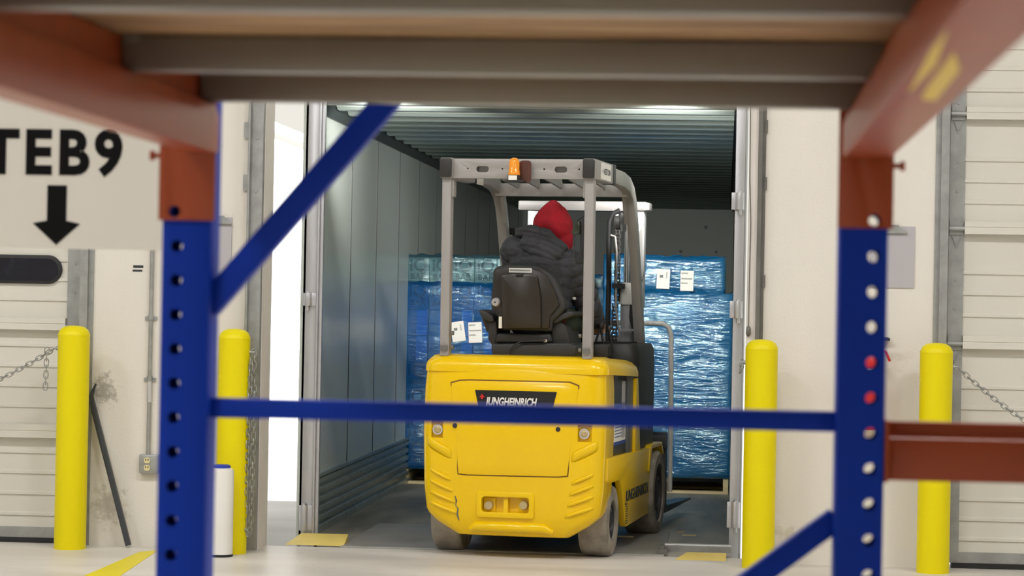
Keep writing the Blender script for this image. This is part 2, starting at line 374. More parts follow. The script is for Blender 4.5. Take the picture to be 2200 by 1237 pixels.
dock_door(2, D2L, D2R, 'l', s2, r2, .03, 'closed cream sectional dock door beside the rightmost yellow bollard', None, [zl(2050, y) for y in (243, 490, 738, 984)])

# ------------------------------------------------------------------ open dock: jamb lining, tracks, cord
def X(px): return at(px, 600, W0).x
struct(MB().box((JL-.004, W0-.005, 0), (JL+.002, WB+.02, HZ)), 'trim_1', M['reveal'])
tm = MB().box((X(537), W0-.05, 0), (X(563), W0-.0, HZ+.3)); tm.box((X(528), W0-.014, 0), (X(537), W0, HZ+.3)); tm.box((X(536)-.002, W0-.09, 0), (X(538), W0-.0, HZ+.3))
for z in (.35, 1.15, 2.05, 2.35): tm.box((X(527)-.02, W0-.02, z), (X(534), W0-.0, z+.09)); tm.cyl((X(550), W0-.055, z), (X(550), W0-.05, z), .01, n=8)
struct(tm, 'trim_2', M['galv'], label='grey steel door track on the left jamb of the open dock')
tm = MB().box((X(1624), W0-.05, 0), (X(1633), W0-.0, HZ+.3)); tm.box((X(1633), W0-.014, 0), (X(1641), W0, HZ+.3))
for z in (1.0, 1.55, 2.1, 2.42): tm.box((X(1638), W0-.02, z), (X(1644), W0-.0, z+.07))
struct(tm, 'trim_3', M['galv2'], label='grey steel door track on the right jamb of the open dock')
struct(MB().box((X(1606), W0-.03, 0), (X(1624), W0-.0, HZ+.3)), 'trim_4', M['reveal'], label='pale jamb board on the right of the open dock')
cp = [at(x, y, W0-.045) for x, y in ((1612, 180), (1612, 260), (1611, 380), (1613, 480), (1610, 600), (1608, 700))]
pc = empty('pull_cord', cp[-1], 'thin grey pull cord with a small toggle hanging down the right dock jamb', 'cord')
B(MB().tube(cp, .0035, 6), 'cord', M['galv2'], pc); B(MB().lathe([(.004, 0), (.014, .015), (.012, .05), (.004, .06)], cp[-1]-Vector((0, 0, .06))), 'toggle', M['galv2'], pc, smooth=60)

# ------------------------------------------------------------------ bollards
def bollard_proto(x, h, r):
    root = empty('bollard', (x, 13.97, 0))
    B(MB().lathe([(r, 0), (r, h-.055)], (x, 13.97, 0), n=48), 'sleeve', M['yellow'], root, smooth=40)
    B(MB().lathe([(r+.001, h-.056), (r*.985, h-.045), (r*.86, h-.022), (r*.62, h-.007), (r*.3, h-.001), (.004, h)], (x, 13.97, 0), n=48), 'dome_cap', M['yellow'], root, smooth=60)
    B(MB().cyl((x+r-.002, 13.97, h-.13), (x+r+.03, 13.97, h-.13), .005, n=8).lathe([(.012, 0), (.012, .012)], (x+r-.001, 13.97, h-.13), 'x', n=12), 'chain_hook', M['galv'], root)
    return root
bx = [at(x, 900, 13.97).x for x in (155.5, 500.5, 1634, 2009.5)]
BH, BR = 1.262, .0895
bl = ['leftmost yellow bollard, in front of the closed door with the dark window', 'yellow bollard on the left of the open dock, behind the white drum', 'yellow bollard on the right of the open dock, touching the trailer edge', 'rightmost yellow bollard, with a chain leading off it, by the right closed door']
b0 = bollard_proto(bx[0], BH, BR); tag(b0, bl[0], 'bollard', 'yellow bollards along the dock wall')
for i in (1, 2, 3): dup(b0, (bx[i], 13.97, 0), label=bl[i], cat='bollard', group='yellow bollards along the dock wall', rz=(0, math.pi, 0)[i-1] if i != 2 else math.pi)
b0.rotation_euler.z = math.pi

def chain(pts, name, label, pitch=.034, r=.0032, group=None):
    pts = [Vector(p) for p in pts]; mb = MB(); L = 0; segs = [(pts[i+1]-pts[i]).length for i in range(len(pts)-1)]; tot = sum(segs); k = 0; d = 0
    def P(s):
        for i, l in enumerate(segs):
            if s <= l or i == len(segs)-1: return pts[i]+(pts[i+1]-pts[i])*(s/l)
            s -= l
    while d < tot:
        a, b = P(d), P(min(d+.01, tot)); t = (P(min(d+.02, tot))-P(max(d-.02, 0))).normalized(); c = P(d)
        n1 = t.orthogonal().normalized(); n2 = t.cross(n1); ang = k*math.pi/2+.5; w1 = n1*math.cos(ang)+n2*math.sin(ang)
        hl, hw = pitch*.68, .0125
        loop = [c+t*(hl*.62*(1 if math.cos(q) > 0 else -1)*min(1, abs(math.cos(q))*1.6)+hl*.38*math.cos(q))+w1*hw*math.sin(q) for q in [math.tau*j/12 for j in range(12)]]
        R = []
        for j, p in enumerate(loop):
            dd = (loop[(j+1) % 12]-loop[j-1]).normalized(); a1 = w1.cross(t).normalized(); b1 = dd.cross(a1)
            R.append([p+(a1*math.cos(u*math.tau/5)+b1*math.sin(u*math.tau/5))*r for u in range(5)])
        R.append(R[0]); mb.rings(R, cap=False); d += pitch*.98; k += 1
    return tag(B(mb, name, M['galv'], smooth=60), label, 'chain', group)
def sag(a, b, s, n=14): return [a.lerp(b, i/n)-Vector((0, 0, s*4*(i/n)*(1-i/n))) for i in range(n+1)]
hk = Vector((bx[0]-BR-.025, 13.97, BH-.135))
chain(sag(hk, Vector((D1L+.02, 14.13, BH-.1)), .43, 30), 'chain', 'galvanised chain slung leftwards from the leftmost bollard across the closed door')
chain([hk+Vector((-.035, -.02, -.012)), hk+Vector((-.04, -.02, -.24))], 'chain', 'short loose chain end dangling beside the leftmost bollard')
hb = Vector((bx[1]+BR+.022, 13.97, BH-.135)); bt = at(528, 1148, 13.95)
chain([hb, Vector((hb.x+.012, 13.95, hb.z-.3)), Vector((hb.x+.005, 13.95, bt.z+.04)), Vector((hb.x-.012, 13.95, bt.z)), Vector((hb.x-.03, 13.95, bt.z+.05)), Vector((hb.x-.02, 13.94, hb.z-.4)), Vector((hb.x-.008, 13.94, hb.z-.02))], 'chain', 'long doubled chain hanging down the bollard left of the open dock')
hr = Vector((bx[3]+BR+.025, 13.97, BH-.132))
chain(sag(hr, Vector((D2R-.02, 14.13, BH-.1)), .60, 30), 'chain', 'galvanised chain sloping down rightwards from the rightmost bollard')
ho = Vector((bx[2]-BR-.022, 13.97, BH-.135))
chain([ho, ho+Vector((-.006, -.01, -.05)), ho+Vector((.008, -.012, -.02))], 'chain', 'few chain links hooked on the bollard right of the open dock')

# ------------------------------------------------------------------ things on and by the wall
def clipboard(x0, x1, z0, z1, label, clipx):
    r = empty('clipboard', ((x0+x1)/2, W0, z0), label, 'clipboard', 'grey clipboards hung on the cream wall')
    B(MB().box((x0, W0-.008, z0), (x1, W0, z1)), 'board', M['clip'], r)
    B(MB().prism([(clipx-.07, z1-.035), (clipx+.07, z1-.035), (clipx+.03, z1-.008), (clipx+.02, z1+.008), (clipx-.02, z1+.008), (clipx-.03, z1-.008)], 'y', W0-.025, W0-.006).cyl((clipx-.07, W0-.02, z1-.036), (clipx+.07, W0-.02, z1-.036), .005, n=8), 'clip', M['galv'], r)
a, b = at(1868, 617, W0), at(1966, 487, W0); clipboard(a.x, b.x, a.z, b.z, 'grey clipboard on the wall to the right of the blue rack post with see-through holes', at(1922, 500, W0).x)
a, b = at(405, 594, W0), at(499, 467, W0); clipboard(a.x, b.x, a.z, b.z, 'grey clipboard on the wall above the yellow bollard behind the left rack post', at(474, 480, W0).x)
r = at(325, 540, W0-.02); z0 = at(322, 976, W0).z
cx = at(324, 760, W0).x
co = empty('electrical_conduit', (cx, W0, z0), 'thin grey steel conduit running down the wall to the outlet box', 'conduit')
B(MB().cyl((cx, W0-.018, z0), (cx, W0-.018, 7.3), .011, n=12), 'pipe', M['galv'], co, smooth=50)
for z in (1.3, z0+.42, 2.4): B(MB().cyl((cx, W0-.018, z), (cx, W0-.018, z+.03), .016, n=12).box((cx-.035, W0-.01, z), (cx+.035, W0, z+.02)), 'strap', M['galv'], co)
B(MB().cyl((cx, W0-.018, z0+.3), (cx, W0-.018, z0+.42), .0145, n=12), 'coupling', M['alu'], co)
a, b = at(302, 1015, W0), at(345, 976, W0)
ob = empty('outlet_box', ((a.x+b.x)/2, W0, a.z), 'grey metal outlet box with a duplex receptacle at the foot of the conduit', 'outlet')
B(MB().box((a.x, W0-.045, a.z), (b.x, W0, b.z)), 'box', M['galv'], ob, bevel=.006)
for k in (.03, .072):
    zc = a.z+k-.002+.004; xc = (a.x+b.x)/2-.01
    s = B(MB().prism(rrect(xc-.017, xc+.017, zc-.016, zc+.016, .012), 'y', W0-.05, W0-.044), 'receptacle', M['brass'], ob)
    B(MB().box((xc-.009, W0-.052, zc-.002), (xc-.005, W0-.0495, zc+.009)).box((xc+.005, W0-.052, zc-.002), (xc+.009, W0-.0495, zc+.009)), 'slot', M['black'], s)
a, b = at(285, 583, W0), at(308, 570, W0); h = b.z-a.z
tag(B(MB().box((a.x, W0-.002, a.z), (b.x-.005, W0, a.z+h*.3)).box((a.x+.003, W0-.002, b.z-h*.38), (b.x, W0, b.z)), 'wall_marking', M['ink']), 'two short black dashes marked on the cream wall', 'marking')
# leaning bar
p0 = on_floor(276, 1176); p1 = at(199, 868, W0-.04); d = (p1-p0).normalized()
bar = empty('steel_bar', p0, 'dark square steel bar leaning from the leftmost bollard to the floor', 'bar')
B(MB().tube([p0+Vector((0, 0, .012)), p1, p1+d*.02], .0155, 4, up=(1, 0, 0), ry=.0155), 'tube', M['fdark'], bar, bevel=.003)
B(MB().tube([p1-d*.03, at(196, 850, W0-.04), at(206, 824, W0-.03)], [.014, .012, .004], 4, up=(1, 0, 0)), 'torn_end', M['fdark'], bar)
c = on_floor(213, 1168)
wh = empty('caster_wheel', c, 'small dark wheel with a short axle lying on the floor behind the leftmost bollard', 'wheel')
B(MB().lathe([(.012, -.012), (.024, -.012), (.026, -.006), (.026, .006), (.024, .012), (.012, .012)], c+Vector((0, 0, .0265)), 'y'), 'tyre', M['hub'], wh, smooth=40)
B(MB().cyl(c+Vector((0, .01, .0265)), c+Vector((-.1, .05, .014)), .006, n=8), 'axle', M['hub'], wh)
# white drum
c = on_floor(477, 1196); c.y += .03; dr = (at(503, 1100, c.y).x-at(449, 1100, c.y).x)/2*1.0; dx = at(474, 1100, c.y).x; dz = at(480, 1006, c.y-.05).z
dm = empty('storage_drum', (dx, c.y, 0), 'tall white plastic drum with a blue lid beside the yellow bollard', 'drum')
B(MB().lathe([(dr-.012, .0), (dr, .008), (dr, .02), (dr-.001, dz-.02), (dr-.006, dz-.006), (dr-.02, dz)], (dx, c.y, 0), n=40), 'body', M['plate'], dm, smooth=40)
B(MB().lathe([(dr-.02, dz-.001), (dr-.02, dz+.012), (dr-.03, dz+.018)], (dx, c.y, 0), n=40), 'lid', mat('blue lid', (.01, .04, .4), .4), dm, smooth=40, label='blue lid')
B(MB().lathe([(dr+.001, 0), (dr+.002, .01), (dr+.001, .014)], (dx, c.y, 0), n=40), 'base_rim', M['black'], dm)
# fire extinguisher mostly behind the right rack post
q = at(1868, 826, W0-.1); ex = empty('fire_extinguisher', (q.x, q.y, q.z-.25), 'red fire extinguisher on the wall behind the blue rack post with see-through holes', 'fire extinguisher')
B(MB().lathe([(.06, -.25), (.07, -.24), (.07, .12), (.06, .17), (.03, .2), (.02, .22)], q, n=24), 'cylinder', M['red'], ex, smooth=50)
B(MB().lathe([(.071, -.02), (.071, .09)], q, n=24), 'label_band', M['white'], ex, smooth=50, label='white label band')
B(MB().cyl(q+Vector((0, 0, .22)), q+Vector((0, 0, .25)), .018).box(q+Vector((-.02, -.012, .25)), q+Vector((.1, .012, .265))), 'valve', M['black'], ex)
e = at(1912, 776, W0-.1)
B(MB().tube([q+Vector((.02, 0, .2)), q+Vector((.06, -.01, .2)), at(1904, 757, W0-.1), e], .007, 8), 'hose', M['red'], ex, smooth=60)
B(MB().box(q+Vector((-.02, .07, -.05)), q+Vector((.02, .1, .26))).box(q+Vector((-.02, .06, .245)), Vector((at(1912, 724, W0-.03).x, q.y+.1, q.z+.26))), 'bracket', M['black'], ex)
# ------------------------------------------------------------------ yellow ramp blocks and dock plate
def wedge(a, b, ytop, ybot, z, label, sl):
    poly = [(ytop, z-.02), (ytop, z), (ytop+.02, z), (ybot, z)] 
    mb = MB(); mb.rings([[Vector((x0, y, zz)) for x0, y, zz in ((a, ybot, .0), (b, ybot, .0), (b-sl, ybot, .0), (a, ybot, .0))]]) if False else None
    vs = [(a, ybot, 0), (b-sl, ybot, 0), (a+.07, ytop, z), (b, ytop, z), (b, ybot-.0, 0), (a+.07, ytop, 0), (b, ytop, 0)]
    mb = MB().add(vs, [(0, 1, 3, 2), (1, 4, 3), (4, 6, 3), (2, 3, 6, 5), (0, 2, 5), (0, 5, 6, 4, 1)])
    return tag(B(mb, 'dock_wedge_block', M['wyellow'], bevel=.003), label, 'dock block', 'yellow blocks at the dock lip')
M['wyellow'] = mat('faded yellow paint', lin(238, 214, 120), .5, var=.1, vscale=6)
a = on_floor(612, 1169); b = on_floor(740, 1172)
wedge(a.x, b.x, a.y+.16, a.y-.02, .055, 'pale yellow sloped block on the dock lip by the left trailer post', .07)
a = on_floor(1448, 1201); b = on_floor(1560, 1203)
wedge(a.x, b.x, a.y+.14, a.y-.03, .03, 'pale yellow sloped block on the dock lip by the right trailer post', .0)
xa = on_floor(738, 1172).x; xb = on_floor(1425, 1200).x
dp = empty('dock_plate', ((xa+xb)/2, 14.9, 0), 'diamond-tread steel dock plate bridging the floor and the open trailer', 'dock plate')
dpm = MB().rings([[Vector((xa-.0, 14.43, z)), Vector((xb, 14.43, z)), Vector((xb, 15.9, z+.012)), Vector((xa+.02, 15.9, z+.012))] for z in (-.03, .006)])
B(dpm, 'plate', M['tread'], dp)
B(MB().cyl((xa, 14.45, .0), (xb, 14.45, .0), .012, n=10), 'hinge_pin', M['galv'], dp)
xr = at(1571, 1180, 14.7).x
rl = empty('leveler_rail', ((xb+xr)/2, 14.7, 0), 'bare steel dock leveler rail in front of the right trailer post', 'rail')
B(MB().box((xb, 14.62, .0), (xr, 14.66, .045)).cyl((xb, 14.64, .045), (xr, 14.64, .045), .016, n=12), 'rail', M['galv'], rl)
B(MB().box((xb-.03, 14.46, -.02), (xb+.02, 14.68, .04)).box((xb-.025, 14.5, .04), (xb+.0, 14.6, .055)), 'bracket', M['galv2'], rl)
B(MB().box((xb+.02, 14.47, -.0), (xr, 14.62, .012)), 'lip', M['tread'], rl)
for k, (x, y, l, an) in enumerate(((1462, 1150, .07, .9), (1480, 1157, .09, .2), (1340, 1160, .12, .05))):
    c = on_floor(x, y); c.z = .022
    t = Vector((math.cos(an), math.sin(an), 0))*l/2
    tag(B(MB().tube([c-t, c+t], .004, 4, up=(0, 0, 1)), 'wood_splinter', M['pine']), ('splinter of pale wood lying steeply crossways on the dock plate', 'splinter of pale wood touching another one, on the dock plate by the front wheel', 'longest pale wood splinter, lying between the two right wheels of the forklift')[k], 'splinter', 'wood splinters on the dock plate')
# ================================================================== the trailer standing open at the dock
TX0, TX1, TY0, TY1, TC = -2.49, .085, 14.8, 30.7, 2.69
tr = empty('box_trailer', ((TX0+TX1)/2, 22.7, 0), 'open grey-lined box trailer backed up to the dock around the forklift', 'trailer')
B(MB().box((TX0-.03, TY0+.02, -.12), (TX1+.03, TY1, 0)), 'floor_deck', M['tfloor'], tr)
for nm, x0, x1 in (('left_side_wall', TX0-.03, TX0), ('right_side_wall', TX1, TX1+.03)):
    B(MB().box((x0, TY0, -.12), (x1, TY1, TC+.06)), nm, M['liner'], tr)
y = 15.35
while y < TY1:
    for xa_, xb_ in ((TX0-.001, TX0+.003), (TX1-.003, TX1+.001)): B(MB().box((xa_, y-.006, .32), (xb_, y+.006, TC)), 'panel_seam', M['black'], tr)
    y += 1.22
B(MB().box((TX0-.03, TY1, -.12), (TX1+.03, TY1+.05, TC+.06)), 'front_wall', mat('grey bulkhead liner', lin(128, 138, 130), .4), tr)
for x, z in ((-1.3, 2.1), (-.55, 2.1), (-.12, 2.1), (-.25, 2.4), (-2.0, 2.1)): B(MB().sph((x, TY1-.004, z), .02, 8, 5), 'rivet', M['alu'], tr)
B(MB().box((TX0-.03, TY0, TC), (TX1+.03, TY1+.05, TC+.06)), 'roof', mat('roof skin', lin(120, 128, 124), .5), tr)
B(MB().prism([(TX0, TC), (TX0, TC-.12), (TX0+.015, TC-.12), (TX0+.09, TC-.02), (TX0+.09, TC)], 'y', TY0+.05, TY1), 'left_top_rail', mat('dark cove rail', lin(82, 90, 88), .45, .2), tr)
B(MB().prism([(TX1, TC), (TX1, TC-.1), (TX1-.012, TC-.1), (TX1-.06, TC-.02), (TX1-.06, TC)], 'y', TY0+.05, TY1), 'right_top_rail', M['black'], tr)
# corrugated roof bows
P = []; y = TY0+.1
bowm = MB(); prof = []
while y < TY1-.1:
    prof += [(y, TC-.004), (y+.02, TC-.006), (y+.05, TC-.058), (y+.09, TC-.075), (y+.2, TC-.075), (y+.25, TC-.05), (y+.28, TC-.006)]; y += .46
loop = prof+[(TY1-.05, TC+.002), (TY0+.1, TC+.002)]
B(MB().prism(prof+[(prof[-1][0]+.01, TC+.01), (prof[0][0]-.01, TC+.01)], 'x', TX0+.07, TX1-.05), 'roof_bows', M['bow'], tr, smooth=30)
# corrugated kick plates
def kick(x, s, name):
    pts = [(x, .0), (x+s*.03, .0)]; z = .02
    while z < .33: pts += [(x+s*.03, z), (x+s*.03, z+.022), (x+s*.012, z+.032), (x+s*.012, z+.046), (x+s*.03, z+.056)]; z += .058
    pts += [(x+s*.03, .345), (x, .36)]
    B(MB().prism(pts, 'y', TY0+.1, TY1), name, M['bow'], tr)
kick(TX0, 1, 'kick_plate'); kick(TX1, -1, 'kick_plate')
# rear frame
pl0, pl1 = at(651, 600, TY0).x, at(694, 600, TY0).x
pr0, pr1 = at(1576, 600, TY0).x, at(1601, 600, TY0).x
fm = MB().box((pl0+.02, TY0-.03, -.12), (pl1-.03, TY0+.09, TC+.2)); fm.box((pl0, TY0-.0, -.12), (pl0+.02, TY0+.05, TC+.2)); fm.box((pl1-.032, TY0-.045, -.12), (pl1-.02, TY0+.0, TC+.2)); fm.box((pl1-.02, TY0-.02, -.12), (pl1, TY0+.02, TC+.2))
B(fm, 'rear_post', M['alu'], tr, bevel=.003)
B(MB().box((pr0, TY0-.03, -.12), (pr1-.012, TY0+.09, TC+.2)).box((pr1-.012, TY0-.01, -.12), (pr1, TY0+.09, TC+.2)), 'rear_post', M['alu'], tr, bevel=.003)
B(MB().box((pl0, TY0-.03, TC+.04), (pr1, TY0+.09, TC+.2)), 'rear_header', M['alu'], tr)
B(MB().box((pl0, TY0-.02, -.28), (pr1, TY0+.04, -.01)), 'rear_sill', M['galv'], tr)
def hinge(px, py, s, long=.1):
    c = at(px, py, TY0-.05)
    h = MB().cyl((c.x, c.y, c.z-long/2), (c.x, c.y, c.z+long/2), .026, n=16).cyl((c.x, c.y, c.z-long/2-.03), (c.x, c.y, c.z+long/2+.01), .011, n=10)
    h.box((c.x-.006, c.y+.0, c.z-long/2), (c.x+s*.05, c.y+.03, c.z+long/2))
    B(h, 'door_hinge', M['alu'], tr, bevel=.002)
hinge(663, 415, 1); hinge(661, 643, 1, .075); hinge(652, 1112, 1, .15)
hinge(1590, 432, -1); hinge(1586, 665, -1); hinge(1580, 1106, -1, .15)
q = at(1563, 462, 16.5); B(MB().sph((TX1-.01, 17.2, q.z), (.02, .03, .03), 12, 8), 'marker_light', M['amber'], tr)
# ------------------------------------------------------------------ building across the yard, set far off so sunlight reaches it
nx = -7.2
yb = empty('yard_building', (nx-2, 55, -1.25), 'white sunlit building across the yard, seen through the bright gap left of the open trailer', 'building')
B(MB().box((nx-4, 30, -1.25), (nx, 80, 4.07)), 'wall', M['twhite'], yb)
B(MB().box((nx-4.1, 29.9, 4.07), (nx+.1, 80.1, 4.2)), 'parapet', M['twhite'], yb)
B(MB().box((nx, 30, -1.25), (nx+.12, 80, -.95)), 'plinth', mat('pale plinth', lin(190, 188, 186), .8), yb)
tag(B(MB().box((nx+2.1, 34, -1.25), (nx+2.5, 34.3, -1.05)).box((nx+2.2, 34.1, -1.05), (nx+2.3, 34.2, -.7)), 'wheel_chock', M['black'], bevel=.02), 'small dark wheel chock left on the bright yard beyond the gap', 'wheel chock')
# ------------------------------------------------------------------ stretch-wrapped pallet loads
def pallet(parent, x0, x1, y0, y1):
    t = MB()
    n = 7; wv = (y1-y0)/(n*1.35)
    for i in range(n): yy = y0+(y1-y0-wv)*i/(n-1); t.box((x0, yy, .118), (x1, yy+wv, .135))
    for i in range(3): xx = x0+(x1-x0-.04)*i/2; t.box((xx, y0, .018), (xx+.04, y1, .118))
    for yy in (y0, (y0+y1)/2-.05, y1-.1): t.box((x0, yy, .0), (x1, yy+.1, .018))
    B(t, 'pallet', M['pine'], parent)
def skin_box(x0, x1, y0, y1, z0, z1, step=0, seed=0, over=.012):
    """a wrinkled film skin closely round a stack, crumpled along its top edge"""
    bm = bmesh.new(); r = .03; pts = rrect(x0-over, x1+over, y0-over, y1+over, r, 3); ring = []
    for i in range(len(pts)):
        a = Vector(pts[i]); b = Vector(pts[(i+1) % len(pts)]); n = max(1, int((b-a).length/.045))
        for k in range(n): ring.append(a.lerp(b, k/n))
    nz = int((z1-z0)/.045); R = []
    for j in range(nz+1):
        z = z0+(z1-z0)*j/nz; row = []
        for p in ring:
            nv = noise.noise(Vector((p.x*3.1+seed, p.y*3.1, z*9)))*.006+noise.noise(Vector((p.x*9+seed, p.y*9, z*22)))*.003
            d = Vector((p.x-(x0+x1)/2, p.y-(y0+y1)/2)).normalized()
            zz = z+(noise.noise(Vector((p.x*14, p.y*14, seed)))*.03+.012 if j == nz else 0)
            row.append(Vector((p.x+d.x*nv*1.5, p.y+d.y*nv*1.5, zz)))
        R.append(row)
    top = [Vector((x0+(x1-x0)*.5+(p.x-(x0+x1)/2)*.93, (y0+y1)/2+(p.y-(y0+y1)/2)*.93, z1+.006)) for p in R[-1]]
    R.append(top)
    return MB().rings(R, cap=True)
def label_sheet(parent, px, py, w, h, Y, rot, lines):
    c = at(px, py, Y); Mx = Matrix.Translation(c) @ Matrix.Rotation(math.radians(-rot), 4, 'Y')
    s = B(MB().box((-w/2, -.001, -h/2), (w/2, .001, h/2)), 'label_sheet', M['white'], parent, T=Mx)
    g = M['labelink']
    lm = MB()
    if lines:
        for k, (zz, ww) in enumerate(((.33, .5), (.06, .92), (-.16, .5))): 
            x = -w/2+w*.06
            while x < -w/2+w*(.06+ww*.88): lm.box((x, -.002, h*zz), (x+.006, -.001, h*zz+.011)); x += .0085
    else:
        lm.box((-w*.28, -.002, h*.06), (-w*.02, -.001, h*.2)); 
        for k in range(7): lm.box((w*.2, -.002, h*.04+k*.007), (w*.3, -.001, h*.04+k*.007+.004))
    B(lm, 'lettering', g, s, T=Mx)
M['labelink'] = mat('grey label print', lin(120, 122, 118), .7)
def load(name_label, x0, x1, y0, y1, z1, rows, cols, thin_from, seed, printed=False, mats=('carton',), film='film'):
    root = empty('pallet_load', ((x0+x1)/2, (y0+y1)/2, 0), name_label, 'pallet load', 'film-wrapped pallet loads in the trailer')
    pallet(root, x0, x1, y0, y1)
    zb = .136; h = (z1-zb)/rows; w = (x1-x0)/cols
    base = None
    for r_ in range(rows):
        for c_ in range(cols):
            mt = M[mats[(r_*3+c_) % len(mats)]] if r_ < rows-1 else M['carton']
            if base is None or base.data.materials[0] != mt:
                o = B(MB().box((x0+c_*w+.003, y0+.01, zb+r_*h+.001), (x0+(c_+1)*w-.003, y1-.01, zb+(r_+1)*h-.002)), 'carton', mt, root, bevel=.004, seg=1)
                if base is None: base = o
            else:
                o = base.copy(); COL.objects.link(o); o.parent = root
                o.location = Vector((x0+(c_+.5)*w, (y0+y1)/2, zb+r_*h+.001))-root.location
            if printed and r_ in (4, 5):
                if 'bp' not in pmesh:
                    pmesh['bp'] = MB().box((-.005, -.0015, -h/2+.004), (w/2-.012, .0, h/2-.004)).mesh('blue_panel'); pmesh['bp'].materials.append(M['cblue'])
                bo = bpy.data.objects.new('blue_panel', pmesh['bp']); COL.objects.link(bo); bo.parent = o; bo.location = Vector((x0+(c_+.5)*w, y0+.0095, zb+(r_+.5)*h))-root.location-o.location
            elif printed:
                cc = Vector((x0+(c_+.5)*w, y0+.009, zb+(r_+.5)*h))
                if 'pm' not in pmesh:
                    l = text('iQ', .135, M['ink'], tilt(Vector((0, 0, .035))), None, bold=.003, sx=1.0, depth=.001)
                    l2 = text('BAR', .062, M['ink'], tilt(Vector((0, 0, -.052))), None, bold=.002, spacing=1.15, depth=.001)
                    dots = MB()
                    for k in range(3): dots.cyl((-.02+k*.03, .001, .088), (-.02+k*.03, -.001, .088), .006, n=8)
                    dm_ = dots.mesh()
                    bm = bmesh.new()
                    for ob in (l, l2): t2 = ob.data.copy(); t2.transform(Matrix.Translation(ob.location)); bm.from_mesh(t2)
                    bm.from_mesh(dm_); me = bpy.data.meshes.new('carton_print'); bm.to_mesh(me); bm.free(); me.materials.append(M['ink'])
                    bpy.data.objects.remove(l); bpy.data.objects.remove(l2); pmesh['pm'] = me
                po = bpy.data.objects.new('carton_print', pmesh['pm']); COL.objects.link(po); po.parent = o; po.location = cc-root.location-o.location
                sc = min(w/.178, h/.205); po.scale = (sc, 1, sc)
    B(skin_box(x0, x1, y0, y1, .12, thin_from, seed=seed), 'stretch_film', M[film], root, smooth=180, label='blue stretch film in several layers')
    if thin_from < z1: B(skin_box(x0, x1, y0, y1, thin_from-.02, z1+.008, seed=seed+3, over=.009), 'top_film', M['film_thin'], root, smooth=180, label='single thin layer of blue film')
    return root
pmesh = {}
YL = 19.65
x0 = at(870, 800, YL).x; zt = at(980, 553, YL).z
A = load('blue film-wrapped pallet of grey iQ BAR cartons standing against the trailer left wall', x0, x0+.178*7, YL, YL+1.0, zt, 8, 7, zt-.206, 1, True, ('carton',), 'film_dim')
label_sheet(A, 984, 712, .105, .155, YL-.02, 9, False); label_sheet(A, 1021, 714, .105, .16, YL-.02, 3, True)
YR = 19.35
x0 = at(1297, 700, YR).x; x1 = at(1569, 800, YR).x; zt = at(1450, 552, YR).z; zs = at(1450, 630, YR).z
Bq = load('blue film-wrapped pallet at the right of the trailer, brightly glinting, right of the forklift mast', x0, x1, YR, YR+1.05, zs, 4, 2, zs, 7)
xt = at(1555, 600, YR).x
for k in range(2):
    a_ = x0+(xt-x0)*k/2; B(MB().box((a_+.003, YR+.02, zs+.012), (a_+(xt-x0)/2-.003, YR+1.0, zt-.01)), 'carton', M['carton'], Bq, bevel=.004, seg=1)
B(skin_box(x0, xt, YR+.01, YR+1.0, zs+.01, zt, seed=12), 'top_film', M['film'], Bq, smooth=180)
label_sheet(Bq, 1425, 599, .1, .15, YR-.025, -2, False); label_sheet(Bq, 1476, 603, .1, .155, YR-.025, -1, True)
zt3 = at(1275, 592, 21).z
load('lower blue film-wrapped pallet load standing deeper in the trailer, between the two front ones', -1.98, -.99, 20.85, 21.85, zt3, 4, 2, zt3, 15)
M_ = None
# ================================================================== the forklift
rt = empty('forklift', TRUCK.translation, 'yellow electric forklift driving into the open trailer, seen from behind', 'forklift')
def T(mb, name, m, parent=rt, **k): return B(mb, name, m, parent, T=TRUCK, **k)
def TT(s, size, m, Mx, parent, **k): return text(s, size, m, TRUCK @ Mx, parent, **k)
# counterweight: outline per height (z, half width, rear y, corner)
def cw_ring(z, hw, ry, c, fy):
    pts = [(-hw+.012, fy), (-hw, fy-.03)]
    for i in range(7):
        q = math.radians(i*15); pts.append((-hw+c-c*math.cos(q), ry+c*.62-c*.62*math.sin(q)))
    for i in range(1, 8): t = i/8; pts.append((-hw+c+(2*hw-2*c)*t, ry-.012*math.sin(math.pi*t)))
    for i in range(7):
        q = math.radians(90-i*15); pts.append((hw-c+c*math.cos(q), ry+c*.62-c*.62*math.sin(q)))
    pts += [(hw, fy-.03), (hw-.012, fy)]
    return [Vector((x, y, z)) for x, y in pts]
FY = -.06
secs = [(.125, .315, -.34, .06, FY), (.13, .325, -.355, .06, FY), (.2, .44, -.385, .09, FY), (.245, .49, -.392, .11, FY), (.27, .502, -.395, .11, FY), (.40, .517, -.405, .115, FY),
        (.70, .525, -.41, .115, FY), (.95, .522, -.402, .115, FY), (1.05, .516, -.392, .115, FY), (1.075, .514, -.386, .115, FY), (1.115, .503, -.36, .11, FY), (1.132, .49, -.34, .11, FY), (1.138, .47, -.32, .10, FY)]
def cw_y(z):
    for a, b in zip(secs, secs[1:]):
        if a[0] <= z <= b[0]: t = (z-a[0])/(b[0]-a[0]); return a[2]+(b[2]-a[2])*t, a[1]+(b[1]-a[1])*t, a[3]+(b[3]-a[3])*t
    return secs[-1][2], secs[-1][1], .1
def cw_surf(x, z):          # rear surface y of the counterweight at (x, z)
    ry, hw, c = cw_y(z); e = abs(x)-(hw-c)
    if e <= 0: return ry-.012*math.sin(math.pi*min(1, max(0, (x+hw-c)/(2*hw-2*c))))
    e = min(e/c, .999); return ry+c*.62*(1-math.sqrt(1-e*e))
cw = MB().rings([cw_ring(*s) for s in secs])
pk = [fk(1035, 1066, -.41), fk(1136, 1103, -.41)]
px0, pz1 = pk[0]; px1, pz0 = pk[1]
